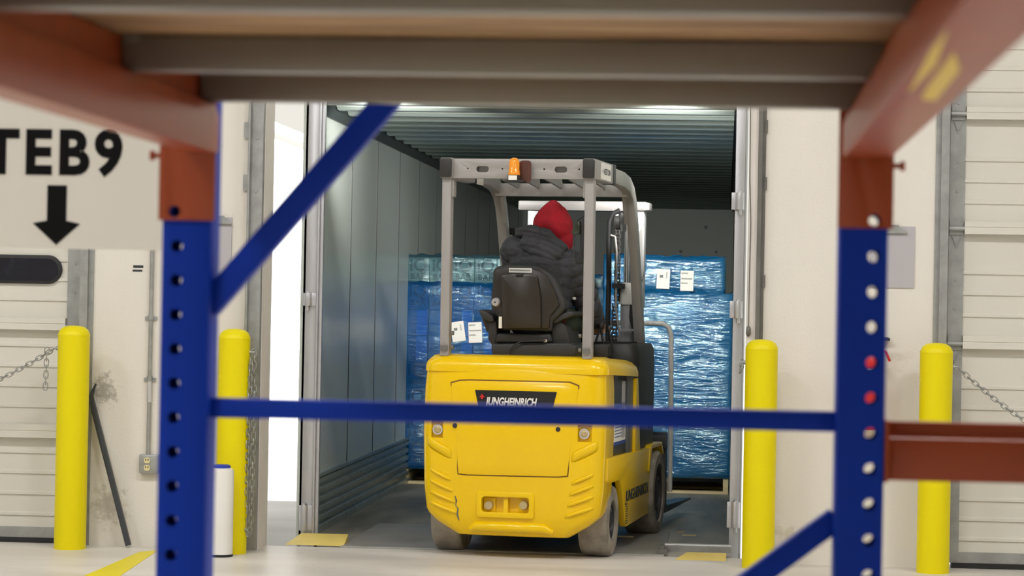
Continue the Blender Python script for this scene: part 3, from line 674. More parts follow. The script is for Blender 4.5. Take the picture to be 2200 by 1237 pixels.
cut = [MB().prism(rrect(px0, px1, pz0, pz1, .018, 3), 'y', -.6, -.345)]
lx = [fk(1255, 932, -.4)[0], fk(947, 925, -.4)[0]]; lz = fk(1255, 932, -.4)[1]
lx[1] = -lx[0]-.02
for x in lx: cut.append(MB().box((x-.035, -.6, lz-.045), (x+.045 if x > 0 else x+.035, cw_surf(x, lz)+.035, lz+.05)))
cwo = T(cw, 'counterweight', M['fyellow'], cut=cut, bevel=.008, seg=3, smooth=35)
# rear pocket dividers, pins and pocket lamps
xm = (px0+px1)/2
pd = T(MB().box((xm-.012, -.40, pz0), (xm+.012, -.34, pz1)).box((px0+.0, -.36, pz0), (px1, -.345, pz1)), 'pocket_divider', M['fyellow'])
T(MB().prism(rrect(px0-.028, px1+.03, pz0-.03, pz1+.03, .02, 3), 'y', -.4165, -.405), 'pocket_surround', M['fyellow'], cut=MB().prism(rrect(px0, px1, pz0, pz1, .018, 3), 'y', -.5, -.3), bevel=.004)
for k, px in enumerate((1051, 1126)):
    x, z = fk(px, 1085, -.38)
    o = T(MB().box((x-.035, -.375, z-.045), (x+.035, -.355, z+.045)), 'pocket_plate', M['fyellow'], bevel=.003)
    T(MB().lathe([(.008, -.41), (.022, -.408), (.026, -.395), (.026, -.37)], (x, 0, z), 'y', n=24), 'bolt', M['clear'], o, smooth=50)
for x in lx:
    y = cw_surf(x, lz)
    o = T(MB().lathe([(.004, -.012), (.015, -.010), (.022, -.005), (.024, 0), (.024, .02)], (x, y+.018, lz), 'y', n=24), 'rear_light', M['clear'], smooth=50, label='round clear rear light')
    T(MB().lathe([(.025, -.006), (.029, -.006), (.029, .012), (.025, .012)], (x, y+.018, lz), 'y', n=24), 'bezel', M['alu'], o)
# cover panel with its joint and printed plate
PB = [(-.345, .985), (-.28, 1.003), (.35, 1.005), (.395, .985), (.39, .66), (.372, .50), (.335, .468), (-.285, .462), (-.325, .49), (-.34, .66)]
PB = [(x-.015, z) for x, z in PB]
def inset(p, d):
    cx = sum(a for a, _ in p)/len(p); cz = sum(b for _, b in p)/len(p)
    return [(cx+(x-cx)*(1-d/.36), cz+(z-cz)*(1-d/.27)) for x, z in p]
def patch(poly, d, mb=None):     # a plate lying on the bulging rear face, following it
    nx_, out = 14, MB()
    xs = sorted({round(min(a for a, _ in poly)+(max(a for a, _ in poly)-min(a for a, _ in poly))*i/nx_, 5) for i in range(nx_+1)})
    def zr(x):
        v = []
        for (a, b), (c, e) in zip(poly, poly[1:]+poly[:1]):
            if min(a, c)-1e-6 <= x <= max(a, c)+1e-6 and abs(a-c) > 1e-9: v.append(b+(e-b)*(x-a)/(c-a))
        return (min(v), max(v)) if v else (0, 0)
    R = []
    for x in xs:
        z0, z1 = zr(min(max(x, xs[0]+1e-4), xs[-1]-1e-4)); row = [Vector((x, cw_surf(x, z0+(z1-z0)*i/8)-d, z0+(z1-z0)*i/8)) for i in range(9)]
        R.append(row+[Vector((p.x, p.y+.02, p.z)) for p in reversed(row)])
    return out.rings(R)
T(patch(PB, .0012), 'panel_joint', mat('dark joint', lin(120, 82, 4), .6), smooth=30)
cp_ = T(patch(inset(PB, .007), .006), 'rear_cover', M['fyellow'], bevel=.002, smooth=30)
nb = [(-.213, .945), (.255, .945), (.245, .80), (-.203, .80)]
np_ = T(patch(nb, .009), 'name_plate', mat('gloss black plate', (.012, .012, .012), .25), cp_, smooth=30)
x0, z0 = fk(1035, 866, -.42); x1, z1 = fk(1157, 866, -.42); z0 = .893
o = TT('JUNGHEINRICH', .062, M['plate'], tilt(Vector(((x0+x1)/2+.008, -.4325, z0-.012))), np_, shear=.22, bold=.0022, sx=.66, depth=.001)
T(MB().prism([(x0-.012, z0+.012), (x0+.004, z0+.032), (x0+.02, z0+.012), (x0+.01, z0+.012), (x0+.01, z0+.002), (x0-.002, z0+.002), (x0-.002, z0+.012)], 'y', -.4335, -.4315), 'red_arrow', M['red'], np_, label='small red arrow')
for px, py in ((977, 914), (1199, 922)):
    x, z = fk(px, py, -.42); T(MB().lathe([(.006, -.008), (.013, -.007), (.015, .004)], (x, cw_surf(x, z)-.003, z), 'y', n=14), 'cover_plug', M['bplastic'], cp_)
# slanted louvres on the lower corners, swellings under the lights, bottom lip, scratches
for s in (-1, 1):
    for k in range(4):
        z = .435-k*.062; R = []
        for i in range(9):
            t = i/8; x = s*(.345+.125*t-.012*k*(1-t)); zz = z+.055*t-.0; y = cw_surf(x, zz); e = .014*min(1, 4*t, 4*(1-t))+.001
            R.append([Vector((x, y+.004, zz+.018)), Vector((x, y-e, zz+.004)), Vector((x, y-e*.8, zz-.008)), Vector((x, y+.006, zz-.014))])
        T(MB().rings(R), 'corner_louvre', M['fyellow'], smooth=180)
    R = []
    for i in range(9):
        t = i/8; x = s*(.345+.145*t); zz = .575+.075*t; y = cw_surf(x, zz); e = .02*min(1, 3*t+.2, 3*(1-t)+.1)
        R.append([Vector((x, y+.006, zz+.04)), Vector((x, y-e, zz+.022)), Vector((x, y-e*.6, zz-.012)), Vector((x, y+.006, zz-.04))])
    T(MB().rings(R), 'light_swelling', M['fyellow'], smooth=180)
T(MB().tube([(-.235, -.37, .16), (-.2, -.385, .178), (.19, -.385, .178), (.235, -.37, .155)], [.018, .03, .03, .018], 12), 'bottom_lip', M['fyellow'], smooth=60)
sc_ = [fk(x, y, -.4) for x, y in ((978, 1065), (981, 1075), (979, 1085), (984, 1092), (982, 1105), (985, 1118))]
T(MB().tube([(x, cw_surf(x, z)-.001, z) for x, z in sc_], [.003, .005, .002, .004, .006, .003], 5), 'paint_scrape', M['galv2'])
# hood, battery, chassis
HT = 1.138
hood = MB().rings([[Vector((x, y, z)) for x, y in rrect(-.525+d, .535-d, -.40+d, .74-d*2, .09, 5)] for z, d in ((1.045, .0), (1.075, .0), (1.10, .008), (1.125, .03), (1.137, .06))])
for v in hood.v:
    if v.y > .1: v.z -= (v.y-.1)*.06
    if v.y < -.2: v.y += .0
hood2 = MB()
hv = T(hood, 'hood', M['fyellow'], smooth=60)
T(MB().box((-.48, -.06, .52), (.488, .62, 1.0)), 'battery_box', M['fdark'], bevel=.006)
T(MB().box((.452, -.05, .99), (.484, .6, 1.045)).box((-.48, -.05, .99), (-.45, .6, 1.045)), 'hood_gap', M['black'])
T(MB().prism([(.12, .99), (.13, 1.035), (.15, 1.045), (.2, 1.045), (.22, 1.03), (.23, .99)], 'x', .468, .486), 'lifting_lug', M['fdark'])
T(MB().box((.480, .5, .56), (.506, .66, 1.03)), 'battery_door_post', mat('grey door post', lin(88, 92, 96), .4), bevel=.004)
T(MB().box((.486, .36, .66), (.4905, .47, .99)), 'light_strip', M['clip'])
lab = T(MB().box((.487, -.0, .88), (.4895, .07, .94)), 'data_label', M['white'])
y0, z0 = fks(1320, 868, .49); y1, z1 = fks(1345, 950, .49)
lab = T(MB().box((.487, y0, z1), (.4895, y1, z0)), 'inspection_label', M['white'])
lmb = MB().box((.489, y0, z1), (.4905, y1, z1+.02)).box((.489, y0, z0-.03), (.4905, y1, z0))
for k in range(9): lmb.box((.489, y0+.03, z1+.045+k*.018), (.4901, y1-.05-(k % 3)*.03, z1+.05+k*.018))
T(lmb, 'label_print', M['labelblue'] if 'labelblue' in M else M.setdefault('labelblue', mat('blue label print', lin(60, 80, 150), .5)), lab)
side = [(-.30, .575), (-.30, .45), (-.24, .43), (.10, .43), (.17, .40), (.33, .155), (.36, .14), (1.16, .155), (1.18, .33), (1.2, .42), (1.24, .50), (1.17, .56), (.70, .562)]
for s in (-1, 1):
    a, b = (.49, .53) if s > 0 else (-.53, -.49)
    T(MB().prism(side, 'x', a, b), 'side_skirt', M['fyellow'], bevel=.006)
T(MB().box((-.49, .35, .15), (.49, 1.3, .5)).box((-.30, -.2, .2), (.30, .4, .5)), 'chassis', M['fdark'])
T(MB().prism([(.66, .56), (.66, 1.0), (.74, 1.0), (.86, .56)], 'x', .485, .522), 'door_pillar', M['fyellow'], bevel=.005)
for s in (-1, 1):
    a, b = (.42, .535) if s > 0 else (-.535, -.42)
    T(MB().prism([(1.12, .42), (1.16, .55), (1.2, .575), (1.62, .575), (1.70, .50), (1.67, .49), (1.60, .55), (1.24, .55), (1.16, .40)], 'x', a, b), 'fender', M['fyellow'], bevel=.004)
# small printed lettering along the right skirt
ya, za = fks(1343, 1062, .53); yb, zb = fks(1392, 1053, .53)
SM = Matrix.Translation(((.5315), (ya+yb)/2, (za+zb)/2+.0)) @ Matrix.Rotation(math.radians(90), 4, 'Z') @ Matrix.Rotation(math.radians(90), 4, 'X')
TT('JUNGHEINRICH', .088, M['ink'], SM, rt, shear=.15, bold=.002, sx=1.3, depth=.0008, name='side_lettering')
yc, zc = fks(1344, 1085, .53)
vm = MB()
for k in range(9): vm.box((.5295, yc, zc-.11+k*.014), (.5315, yc+.07, zc-.105+k*.014))
T(vm, 'side_grille', M['ink'])
# wheels
def wheel(x0, x1, y, r, rimr, label, face):
    c = (0, y, r); d = x1-x0
    root = T(MB().lathe([(rimr, x0), (r*.93, x0), (r*.985, x0+.014), (r, x0+.03), (r, x1-.03), (r*.985, x1-.014), (r*.93, x1), (rimr, x1), (rimr, x0)], c, 'x', n=48, cap=False), 'wheel', M['tyre'], smooth=35, label=label)
    s = 1 if face > 0 else -1; xf = x1 if s > 0 else x0
    rim = T(MB().lathe([(rimr, xf-s*.05), (rimr, xf-s*.012), (rimr*.9, xf-s*.014), (rimr*.84, xf-s*.045), (rimr*.5, xf-s*.05), (rimr*.45, xf-s*.02), (rimr*.3, xf-s*.01), (.005, xf-s*.01)], c, 'x', n=36, cap=False), 'rim', M['hub'], root, smooth=30)
    nb = MB()
    for k in range(8): q = k*math.tau/8; p = Vector((0, y+rimr*.66*math.cos(q), r+rimr*.66*math.sin(q))); nb.cyl(p+Vector((xf-s*.05, 0, 0)), p+Vector((xf-s*.02, 0, 0)), .014, n=6)
    T(nb, 'wheel_nuts', M['galv2'], rim)
wheel(.345, .512, 0, .205, .115, None, 1); wheel(-.512, -.345, 0, .205, .115, None, -1)
wheel(.36, .552, 1.43, .265, .185, None, 1); wheel(-.552, -.36, 1.43, .265, .185, None, -1)
T(MB().cyl((-.4, 0, .205), (.4, 0, .205), .04).box((-.3, -.08, .2), (.3, .08, .3)).cyl((-.45, 1.43, .265), (.45, 1.43, .265), .06), 'axles', M['hub'])
# overhead guard
GZ = 2.25; gx = .41
def beamp(pts, a, b, name, **k): return T(MB().tube(pts, a, 4, up=(1, 0, 0), ry=b), name, M['fgrey'], bevel=.006, **k)
for s in (-1, 1):
    x = s*gx
    p = T(MB().tube([(x, -.33, 1.13), (x, -.345, 2.16)], .027, 4, up=(1, 0, 0), ry=.034), 'rear_pillar', M['fgrey'], bevel=.007)
    T(MB().box((x-s*.027-.012, -.36, 2.03), (x-s*.027+.012, -.30, 2.16)), 'gusset', M['fgrey'], p, bevel=.004)
    T(MB().box((x-.02, -.38, 1.16), (x+.02, -.365, 1.19)).cyl((x-.034*s, -.345, 1.26), (x-.05*s, -.345, 1.26), .012, n=10).cyl((x-.034*s, -.345, 1.18), (x-.05*s, -.345, 1.18), .012, n=10), 'bolt', M['galv2'], p)
    T(MB().box((x-.035, -.40, 2.135), (x+.035, .18, GZ)), 'side_rail', M['fgrey'], bevel=.008)
    T(MB().prism(rrect(x-.034, x+.034, 2.138, GZ-.003, .012, 3), 'y', -.412, -.400), 'end_cap', M['bplastic'], bevel=.003)
    T(MB().box((x-.037, .18, 2.135), (x+.037, .26, GZ+.002)), 'joint_cap', M['bplastic'], bevel=.004)
    pts = [(x, .26, 2.19), (x, .62, 2.185), (x, .82, 2.165), (x, .95, 2.12), (x, 1.03, 2.05), (x, 1.09, 1.95), (x, 1.3, 1.5), (x, 1.50, 1.06)]
    T(MB().tube(pts, .028, 4, up=(1, 0, 0), ry=.045), 'front_pillar', M['fgrey'], bevel=.006)
    T(MB().prism([(.96, 2.02), (.9, 2.12), (1.02, 2.02), (1.06, 1.94), (1.02, 1.93)], 'x', x-s*.03-.01, x-s*.03+.01), 'corner_gusset', M['fgrey'])
rc = MB().box((-gx+.035, -.375, 2.135), (gx-.035, -.335, GZ-.004))
holes = [MB().prism(rrect(x-.036, x+.036, 2.17, 2.205, .017, 5), 'y', -.5, -.2) for x in (-.205, .245)]
holes += [MB().cyl((x, -.5, 2.19), (x, -.2, 2.19), .005, n=8) for x in (-.29, -.09, .15, .35)]
T(rc, 'rear_crossbar', M['fgrey'], cut=holes, bevel=.004)
T(MB().box((-gx+.02, -.332, 2.14), (gx-.02, -.31, 2.24)), 'crossbar_backing', M['fgrey'])
for k, x in enumerate((-.27, -.14, 0, .14, .27)):
    T(MB().prism([(-.3, 2.215), (-.3, 2.235), (.86, 2.195), (.9, 2.13), (.86, 2.14)], 'x', x-.008, x+.008), 'roof_bar', M['fgrey'])
T(MB().box((-gx, .86, 2.09), (gx, .91, 2.17)), 'front_crossbar', M['fgrey'], bevel=.006)
pl = T(MB().box((gx+.035, -.22, 2.145), (gx+.038, .09, 2.24)), 'white_plate', M['white'])
TT('+ AESTON', .05, M['ink'], Matrix.Translation((gx+.0388, -.06, 2.19)) @ Matrix.Rotation(math.radians(90), 4, 'Z') @ Matrix.Rotation(math.radians(90), 4, 'X'), pl, depth=.0005, sx=1.1, name='plate_print')
T(MB().box((-gx-.036+.075, .2, 2.13), (-gx-.036+.078, .36, 2.19)), 'inner_label', M['white'])
# beacon
x, z = fk(1105, 348, -.46)
bc = T(MB().cyl((x, -.46, 2.12), (x, -.46, 2.15), .036, n=24).box((x-.045, -.5, 2.113), (x+.06, -.37, 2.121)), 'beacon', M['bplastic'], smooth=50)
T(MB().lathe([(.033, 2.15), (.033, 2.17), (.030, 2.175), (.030, 2.222), (.026, 2.238), (.014, 2.246), (.002, 2.248)], (x, -.46, 0), n=28), 'lens', M['amber'], bc, smooth=50, label='glossy orange beacon lens')
T(MB().box((x-.024, -.498, 2.12), (x+.024, -.492, 2.147)), 'label_patch', M['white'], bc)
T(MB().prism(rrect(x+.02, x+.088, 2.11, 2.235, .02), 'y', -.42, -.412), 'beacon_bracket', mat('dark red-brown bracket', lin(88, 52, 40), .35), bc)
# mast
my = 1.72
for s in (-1, 1):
    x = s*.345
    T(MB().box((x-.035, my-.03, 1.42 if s > 0 else .15), (x+.035, my+.07, 2.05)).box((x-.03, my-.03, .12), (x+.03, my+.07, 1.45)), 'mast_channel', M['fmast'], bevel=.006)
    T(MB().box((x-s*.075-.016, my-.02, .15), (x-s*.075+.016, my+.06, 2.03)), 'inner_channel', M['fmast'], bevel=.004)
T(MB().box((-.44, my-.05, 2.035), (.40, my+.05, 2.098)).box((.33, my-.06, 2.04), (.42, my+.05, 2.092)), 'mast_crosshead', mat('toned-down guard grey', lin(132, 129, 128), .45, .1), bevel=.01)  # guard grey with its colour darkened to offset the nearby spots
T(MB().box((-.33, my+.0, 1.18), (.33, my+.05, 1.24)).box((-.33, my, .3), (.33, my+.05, .38)), 'mast_crossmember', M['fmast'], bevel=.005)
bx0, bz = fk(1384, 535, my-.05)
T(MB().prism([(.357, 1.62), (.385, 1.60), (.392, 1.66), (.392, 1.94), (.375, 1.95), (.355, 1.90), (.350, 1.7)], 'y', my-.065, my-.035), 'guide_plate', mat('grey bracket', lin(128, 128, 126), .45), bevel=.003)
cxl, _ = fk(1345, 620, my-.08)
cyl_ = T(MB().cyl((cxl+.005, my-.08, .3), (cxl+.005, my-.08, 1.48), .038, n=24), 'lift_cylinder', M['fmast'], smooth=50)
T(MB().lathe([(.05, 1.44), (.052, 1.45), (.052, 1.56), (.05, 1.575), (.02, 1.58)], (cxl+.005, my-.08, 0), n=28), 'cylinder_head', M['plate'], cyl_, smooth=40)
T(MB().cyl((cxl, my-.08, 1.56), (cxl, my-.08, 2.03), .014, n=16).cyl((cxl+.034, my-.06, 1.5), (cxl+.034, my-.06, 2.03), .01, n=16), 'piston_rod', M['chrome'], cyl_, smooth=50)
T(MB().box((cxl-.03, my-.1, 1.34), (cxl+.05, my-.04, 1.40)), 'cylinder_clamp', M['fmast'], cyl_, bevel=.004)
def chn(x, z0, z1, name='lift_chain'):
    mb = MB(); z = z0; k = 0
    while z < z1:
        w_ = .018 if k % 2 else .013
        mb.box((x-w_, my-.13, z), (x-w_+.006, my-.105, z+.027)); mb.box((x+w_-.006, my-.13, z), (x+w_, my-.105, z+.027)); mb.cyl((x-.02, my-.118, z+.004), (x+.02, my-.118, z+.004), .006, n=6)
        z += .0235; k += 1
    T(mb, name, mat('chain steel', lin(70, 68, 66), .5, .3))
ca, _ = fk(1327, 540, my-.12); cb, _ = fk(1320, 700, my-.12)
chn(ca, 1.46, 1.99); chn(cb, 1.16, 1.44)
pu = T(MB().lathe([(.02, -.02), (.062, -.02), (.055, -.012), (.055, .012), (.062, .02), (.02, .02)], (ca+.0, my-.1, 1.965), 'x', n=28), 'hose_pulley', M['bplastic'], smooth=40)
T(MB().prism([(ca-.03, 2.04), (ca+.005, 2.04), (ca+.002, 1.93), (ca-.012, 1.93)], 'y', my-.14, my-.13), 'pulley_bracket', M['fmast'], pu)
hs = [fk(x, y, my-.14) for x, y in ((1332, 452), (1318, 458), (1310, 475), (1308, 520), (1308, 600), (1306, 680), (1306, 760))]
T(MB().tube([(x, my-.14, z) for x, z in hs], .017, 10), 'hydraulic_hose', M['black'], smooth=60)
hs = [fk(x, y, my-.15) for x, y in ((1345, 452), (1357, 470), (1362, 500), (1362, 560), (1356, 640), (1352, 680), (1368, 740), (1385, 800))]
T(MB().tube([(x, my-.1, z) for x, z in hs], .012, 10), 'hydraulic_hose', M['black'], smooth=60)
hs = [fk(x, y, my-.16) for x, y in ((1312, 505), (1322, 508), (1325, 540), (1324, 600), (1323, 660), (1330, 710), (1336, 760))]
T(MB().tube([(x, my-.16, z) for x, z in hs], .007, 8), 'hydraulic_hose', M['fgrey'], smooth=60)
hs = [fk(x, y, my-.14) for x, y in ((1353, 650), (1356, 700), (1366, 735), (1384, 770))]
T(MB().tube([(x, my-.06, z) for x, z in hs], .009, 8), 'hydraulic_hose', M['fdark'], smooth=60)
cl, cz = fk(1331, 614, my-.17)
T(MB().box((cl-.05, my-.17, cz-.015), (cl+.03, my-.13, cz+.015)).cyl((cl+.01, my-.19, cz), (cl+.01, my-.13, cz), .018, n=12), 'hose_clamp', M['hub'])
cl, cz = fk(1350, 709, my-.17)
T(MB().box((cl-.06, my-.16, cz-.008), (cl+.04, my-.145, cz+.008)), 'hose_clamp', M['fmast'])
# load carriage, backrest and forks
lb = [fk(x, y, 1.9) for x, y in ((1380, 694), (1424, 695), (1437, 703), (1442, 722), (1441, 900), (1439, 1056))]
ex_ = [(x, 1.9, z) for x, z in lb]
lbk = T(MB().tube(ex_[:1]+[ex_[1], ex_[2], ex_[3], ex_[4], ex_[5]], .016, 10), 'load_backrest', M['plate'], smooth=60)
T(MB().tube([(-p[0]-.02, p[1], p[2]) for p in ex_], .016, 10).cyl((-ex_[0][0], 1.9, ex_[0][2]), (ex_[0][0], 1.9, ex_[0][2]), .016, n=10), 'backrest_tube', M['fmast'], lbk, smooth=60)
T(MB().box((-.52, 1.86, .20), (.53, 1.89, .30)).box((-.52, 1.86, .52), (.53, 1.89, .60)).box((-.3, 1.85, .2), (-.26, 1.89, .6)).box((.26, 1.85, .2), (.30, 1.89, .6)), 'fork_carriage', M['fdark'], bevel=.004)
for x in (-.42, .47):
    T(MB().prism([(1.9, .10), (1.9, .62), (1.94, .62), (1.945, .16), (2.0, .145), (3.05, .115), (3.05, .105)], 'x', x-.05, x+.05), 'fork', M['fdark'], bevel=.003)
# cowl, levers, steering, display, mirror
T(MB().rings([[Vector((x, y, z)) for x, y in rrect(.10+d, .50-d, .84+d, 1.55-d, .08, 4)] for z, d in ((.56, 0), (1.10, .0), (1.165, .004), (1.20, .02))]), 'side_console', M['bplastic'], smooth=50)
T(MB().box((.2, .96, 1.19), (.4, 1.4, 1.208)), 'console_tray', mat('recess black', (.008, .008, .008), .6))
T(MB().rings([[Vector((x, y, z)) for x, y in rrect(-.44, .2, 1.2+d, 1.55, .08, 4)] for z, d in ((.56, 0), (1.05, .0), (1.2, .1))]), 'front_cowl', M['bplastic'], smooth=50)
for k, (x, y, x2, y2) in enumerate(((1274, 745, 1291, 700), (1300, 752, 1290, 703), (1318, 752, 1308, 708))):
    a = fk(x, y, .72+k*.03); b = fk(x2, y2, .72+k*.03)
    lv = T(MB().tube([(a[0], .72+k*.03, a[1]-.02), (b[0], .72+k*.03, b[1])], .007, 8), 'control_lever', M['black'], smooth=60)
    T(MB().sph((b[0], .72+k*.03, b[1]+.005), (.017, .017, .025), 12, 8), 'knob', M['bplastic'], lv, smooth=90)
T(MB().prism(rrect(.27, .36, 1.12, 1.2, .012), 'y', .6, .7), 'lever_base', M['bplastic'], bevel=.004)
sw = Vector((-.14, .98, 1.36)); sm = Matrix.Translation(sw) @ Matrix.Rotation(math.radians(-55), 4, 'X')
ring = [(Vector((.17*math.cos(t*math.tau/32), .17*math.sin(t*math.tau/32), 0))) for t in range(32)]
R = []
for i, p in enumerate(ring):
    d = p.normalized(); R.append([p+(d*math.cos(u*math.tau/8)+Vector((0, 0, 1))*math.sin(u*math.tau/8))*.014 for u in range(8)])
R.append(R[0])
swo = T(MB().rings(R, cap=False, M=sm), 'steering_wheel', M['bplastic'], smooth=60)
T(MB().cyl((0, 0, -.03), (0, 0, .015), .045, M=sm).tube([(-.16, 0, 0), (.16, 0, 0)], .012, 6, M=sm).tube([(0, 0, 0), (0, -.16, 0)], .012, 6, M=sm).cyl((0, 0, -.28), (0, 0, 0), .022, M=sm), 'wheel_spokes', M['bplastic'], swo)
a = fk(1222, 477, -.28); b = fk(1252, 566, -.28)
xd = gx-.03
dmb = MB().prism([(xd-.055, 1.895), (xd-.03, 1.915), (xd, 1.915), (xd, 1.665), (xd-.055, 1.665), (xd-.06, 1.70), (xd-.035, 1.725), (xd-.03, 1.74), (xd-.03, 1.83), (xd-.062, 1.83), (xd-.066, 1.86)], 'y', -.31, -.27)
ds = T(dmb, 'side_display', M['black'], bevel=.005)
T(MB().prism([(xd-.078, 1.84), (xd-.048, 1.90), (xd-.03, 1.905), (xd-.03, 1.83), (xd-.07, 1.825)], 'y', -.325, -.30), 'display_cover', mat('dull green glass', (.04, .05, .03), .15, var=.5, vscale=30), ds, bevel=.004)
T(MB().box((xd-.072, -.305, 1.70), (xd-.062, -.29, 1.83)), 'keypad', M['hub'], ds)
T(MB().tube([(xd-.05, -.3, 1.905), (xd-.0, -.3, 1.94)], .003, 6), 'stay_wire', M['hub'], ds)
m0 = fk(1097, 515, 1.2)
mm = T(MB().prism(rrect(m0[0]-.03, m0[0]+.03, m0[1]-.09, m0[1]+.075, .012), 'y', 1.2, 1.23), 'side_mirror', M['bplastic'], bevel=.005)
T(MB().prism(rrect(m0[0]-.018, m0[0]+.014, m0[1]-.06, m0[1]+.03, .008), 'y', 1.196, 1.2).tube([(m0[0]-.02, 1.22, m0[1]+.05), (-.42, 1.25, m0[1]+.06)], .008, 6), 'mirror_glass', M['plate'], mm)
# ------------------------------------------------------------------ seat
sy = .22
def fo(pts, y): return [fk(x, y_, y) for x, y_ in pts]
out = fo([(1060, 582), (1067, 573), (1090, 568), (1146, 569), (1162, 573), (1184, 588), (1195, 603), (1205, 628), (1215, 650), (1216, 662), (1205, 676), (1188, 690), (1186, 712), (1078, 708), (1072, 682), (1057, 662), (1056, 645), (1059, 610)], sy)
st = T(MB().prism(out, 'y', sy-.02, sy+.1), 'seat_backrest', M['vinyl'], bevel=.022, seg=4, smooth=60)
inn = fo([(1063, 588), (1071, 578), (1092, 574), (1140, 575), (1158, 580), (1178, 594), (1188, 612), (1200, 640), (1204, 656), (1194, 668), (1184, 680), (1182, 706), (1080, 704), (1075, 676), (1061, 655), (1061, 640), (1063, 610)], sy)
sh = T(MB().prism(inn, 'y', sy-.04, sy-.0), 'back_shell', M['brown'], st, bevel=.008, smooth=40)
bx_ = fo([(1077, 595), (1080, 589), (1150, 589), (1156, 594), (1163, 640), (1164, 705), (1082, 706)], sy-.05)
T(MB().prism(bx_, 'y', sy-.075, sy-.03), 'document_box', M['brown'], st, bevel=.008, smooth=40)
la, lb_ = fk(1093, 585, sy-.05), fk(1142, 576, sy-.05)
wl = T(MB().box((la[0], sy-.045, la[1]), (lb_[0], sy-.039, lb_[1])), 'warning_label', M['white'], st)
tm_ = MB()
for k in range(26): xx = la[0]+.006+k*(lb_[0]-la[0]-.012)/26; tm_.box((xx, sy-.0462, la[1]+.008), (xx+.003, sy-.045, lb_[1]-.008))
T(tm_, 'label_print', M['labelink'], wl)
la = fk(1116, 590, sy-.08)
T(MB().box((la[0]-.022, sy-.085, la[1]-.01), (la[0]+.022, sy-.06, la[1]+.006)), 'latch', M['black'], st, bevel=.003)
la, lb_ = fk(1071, 705, sy-.08), fk(1078, 680, sy-.08)
T(MB().box((la[0], sy-.079, la[1]), (lb_[0], sy-.05, lb_[1])), 'hanging_tag', M['white'], st)
la = fk(1063, 649, sy-.08)
kn = T(MB().lathe([(.02, -.05), (.024, -.045), (.027, -.02), (.027, 0), (.02, .02)], (la[0], sy-.02, la[1]), 'y', n=20), 'lumbar_knob', M['clip'], st, smooth=40, label='pale grey knob')
T(MB().cyl((la[0]-.0, sy-.073, la[1]), (la[0]-.0, sy-.069, la[1]), .005, n=8), 'knob_screw', M['black'], kn)
# armrests, bolsters, cushion, suspension
for pts, nm in (([(1032, 668), (1038, 664), (1052, 671), (1063, 678), (1066, 690), (1058, 692), (1040, 684)], 'armrest'), ([(1188, 690), (1196, 682), (1214, 672), (1228, 668), (1236, 671), (1236, 678), (1214, 686), (1196, 696)], 'armrest')):
    T(MB().prism(fo(pts, sy+.05), 'y', sy+.0, sy+.3), nm, M['vinyl'], bevel=.007, smooth=50)
T(MB().prism(fo([(1034, 672), (1042, 678), (1060, 690), (1056, 715), (1048, 712)], sy+.1), 'y', sy+.06, sy+.14), 'armrest_support', M['vinyl'], bevel=.005)
T(MB().prism(fo([(1051, 690), (1056, 686), (1068, 688), (1071, 740), (1058, 742), (1050, 728)], sy+.05), 'y', sy+.03, sy+.4), 'seat_bolster', M['vinyl'], bevel=.012, seg=3, smooth=60)
T(MB().prism(fo([(1186, 693), (1192, 687), (1206, 690), (1218, 700), (1226, 738), (1212, 742), (1186, 738)], sy+.05), 'y', sy+.03, sy+.4), 'seat_bolster', M['vinyl'], bevel=.012, seg=3, smooth=60)
T(MB().prism(fo([(1070, 716), (1186, 716), (1190, 736), (1068, 736)], sy+.05), 'y', sy+.0, sy+.5), 'seat_cushion', M['vinyl'], bevel=.014, seg=3, smooth=60)
T(MB().prism(fo([(1060, 738), (1225, 736), (1240, 744), (1238, 766), (1062, 768), (1058, 748)], sy), 'y', sy-.04, sy+.48), 'seat_suspension', M['vinyl'], bevel=.012, seg=3, smooth=60)
T(MB().tube([(fk(x, y, sy-.06)[0], sy-.06, fk(x, y, sy-.06)[1]) for x, y in ((1093, 765), (1095, 752), (1104, 741), (1120, 733), (1150, 732), (1172, 731))], .005, 6), 'seat_wire', M['hub'], smooth=60)
la = fk(1171, 732, sy-.05); T(MB().box((la[0]-.008, sy-.05, la[1]-.008), (la[0]-.002, sy-.03, la[1]+.008)).box((la[0]+.002, sy-.05, la[1]-.008), (la[0]+.008, sy-.03, la[1]+.008)), 'wire_clip', M['white'])
bl_ = [fk(x, y, sy+.1) for x, y in ((1209, 684), (1213, 694))]
T(MB().box((bl_[0][0], sy+.1, bl_[1][1]), (bl_[1][0], sy+.12, bl_[0][1])), 'belt_buckle', M['red'])
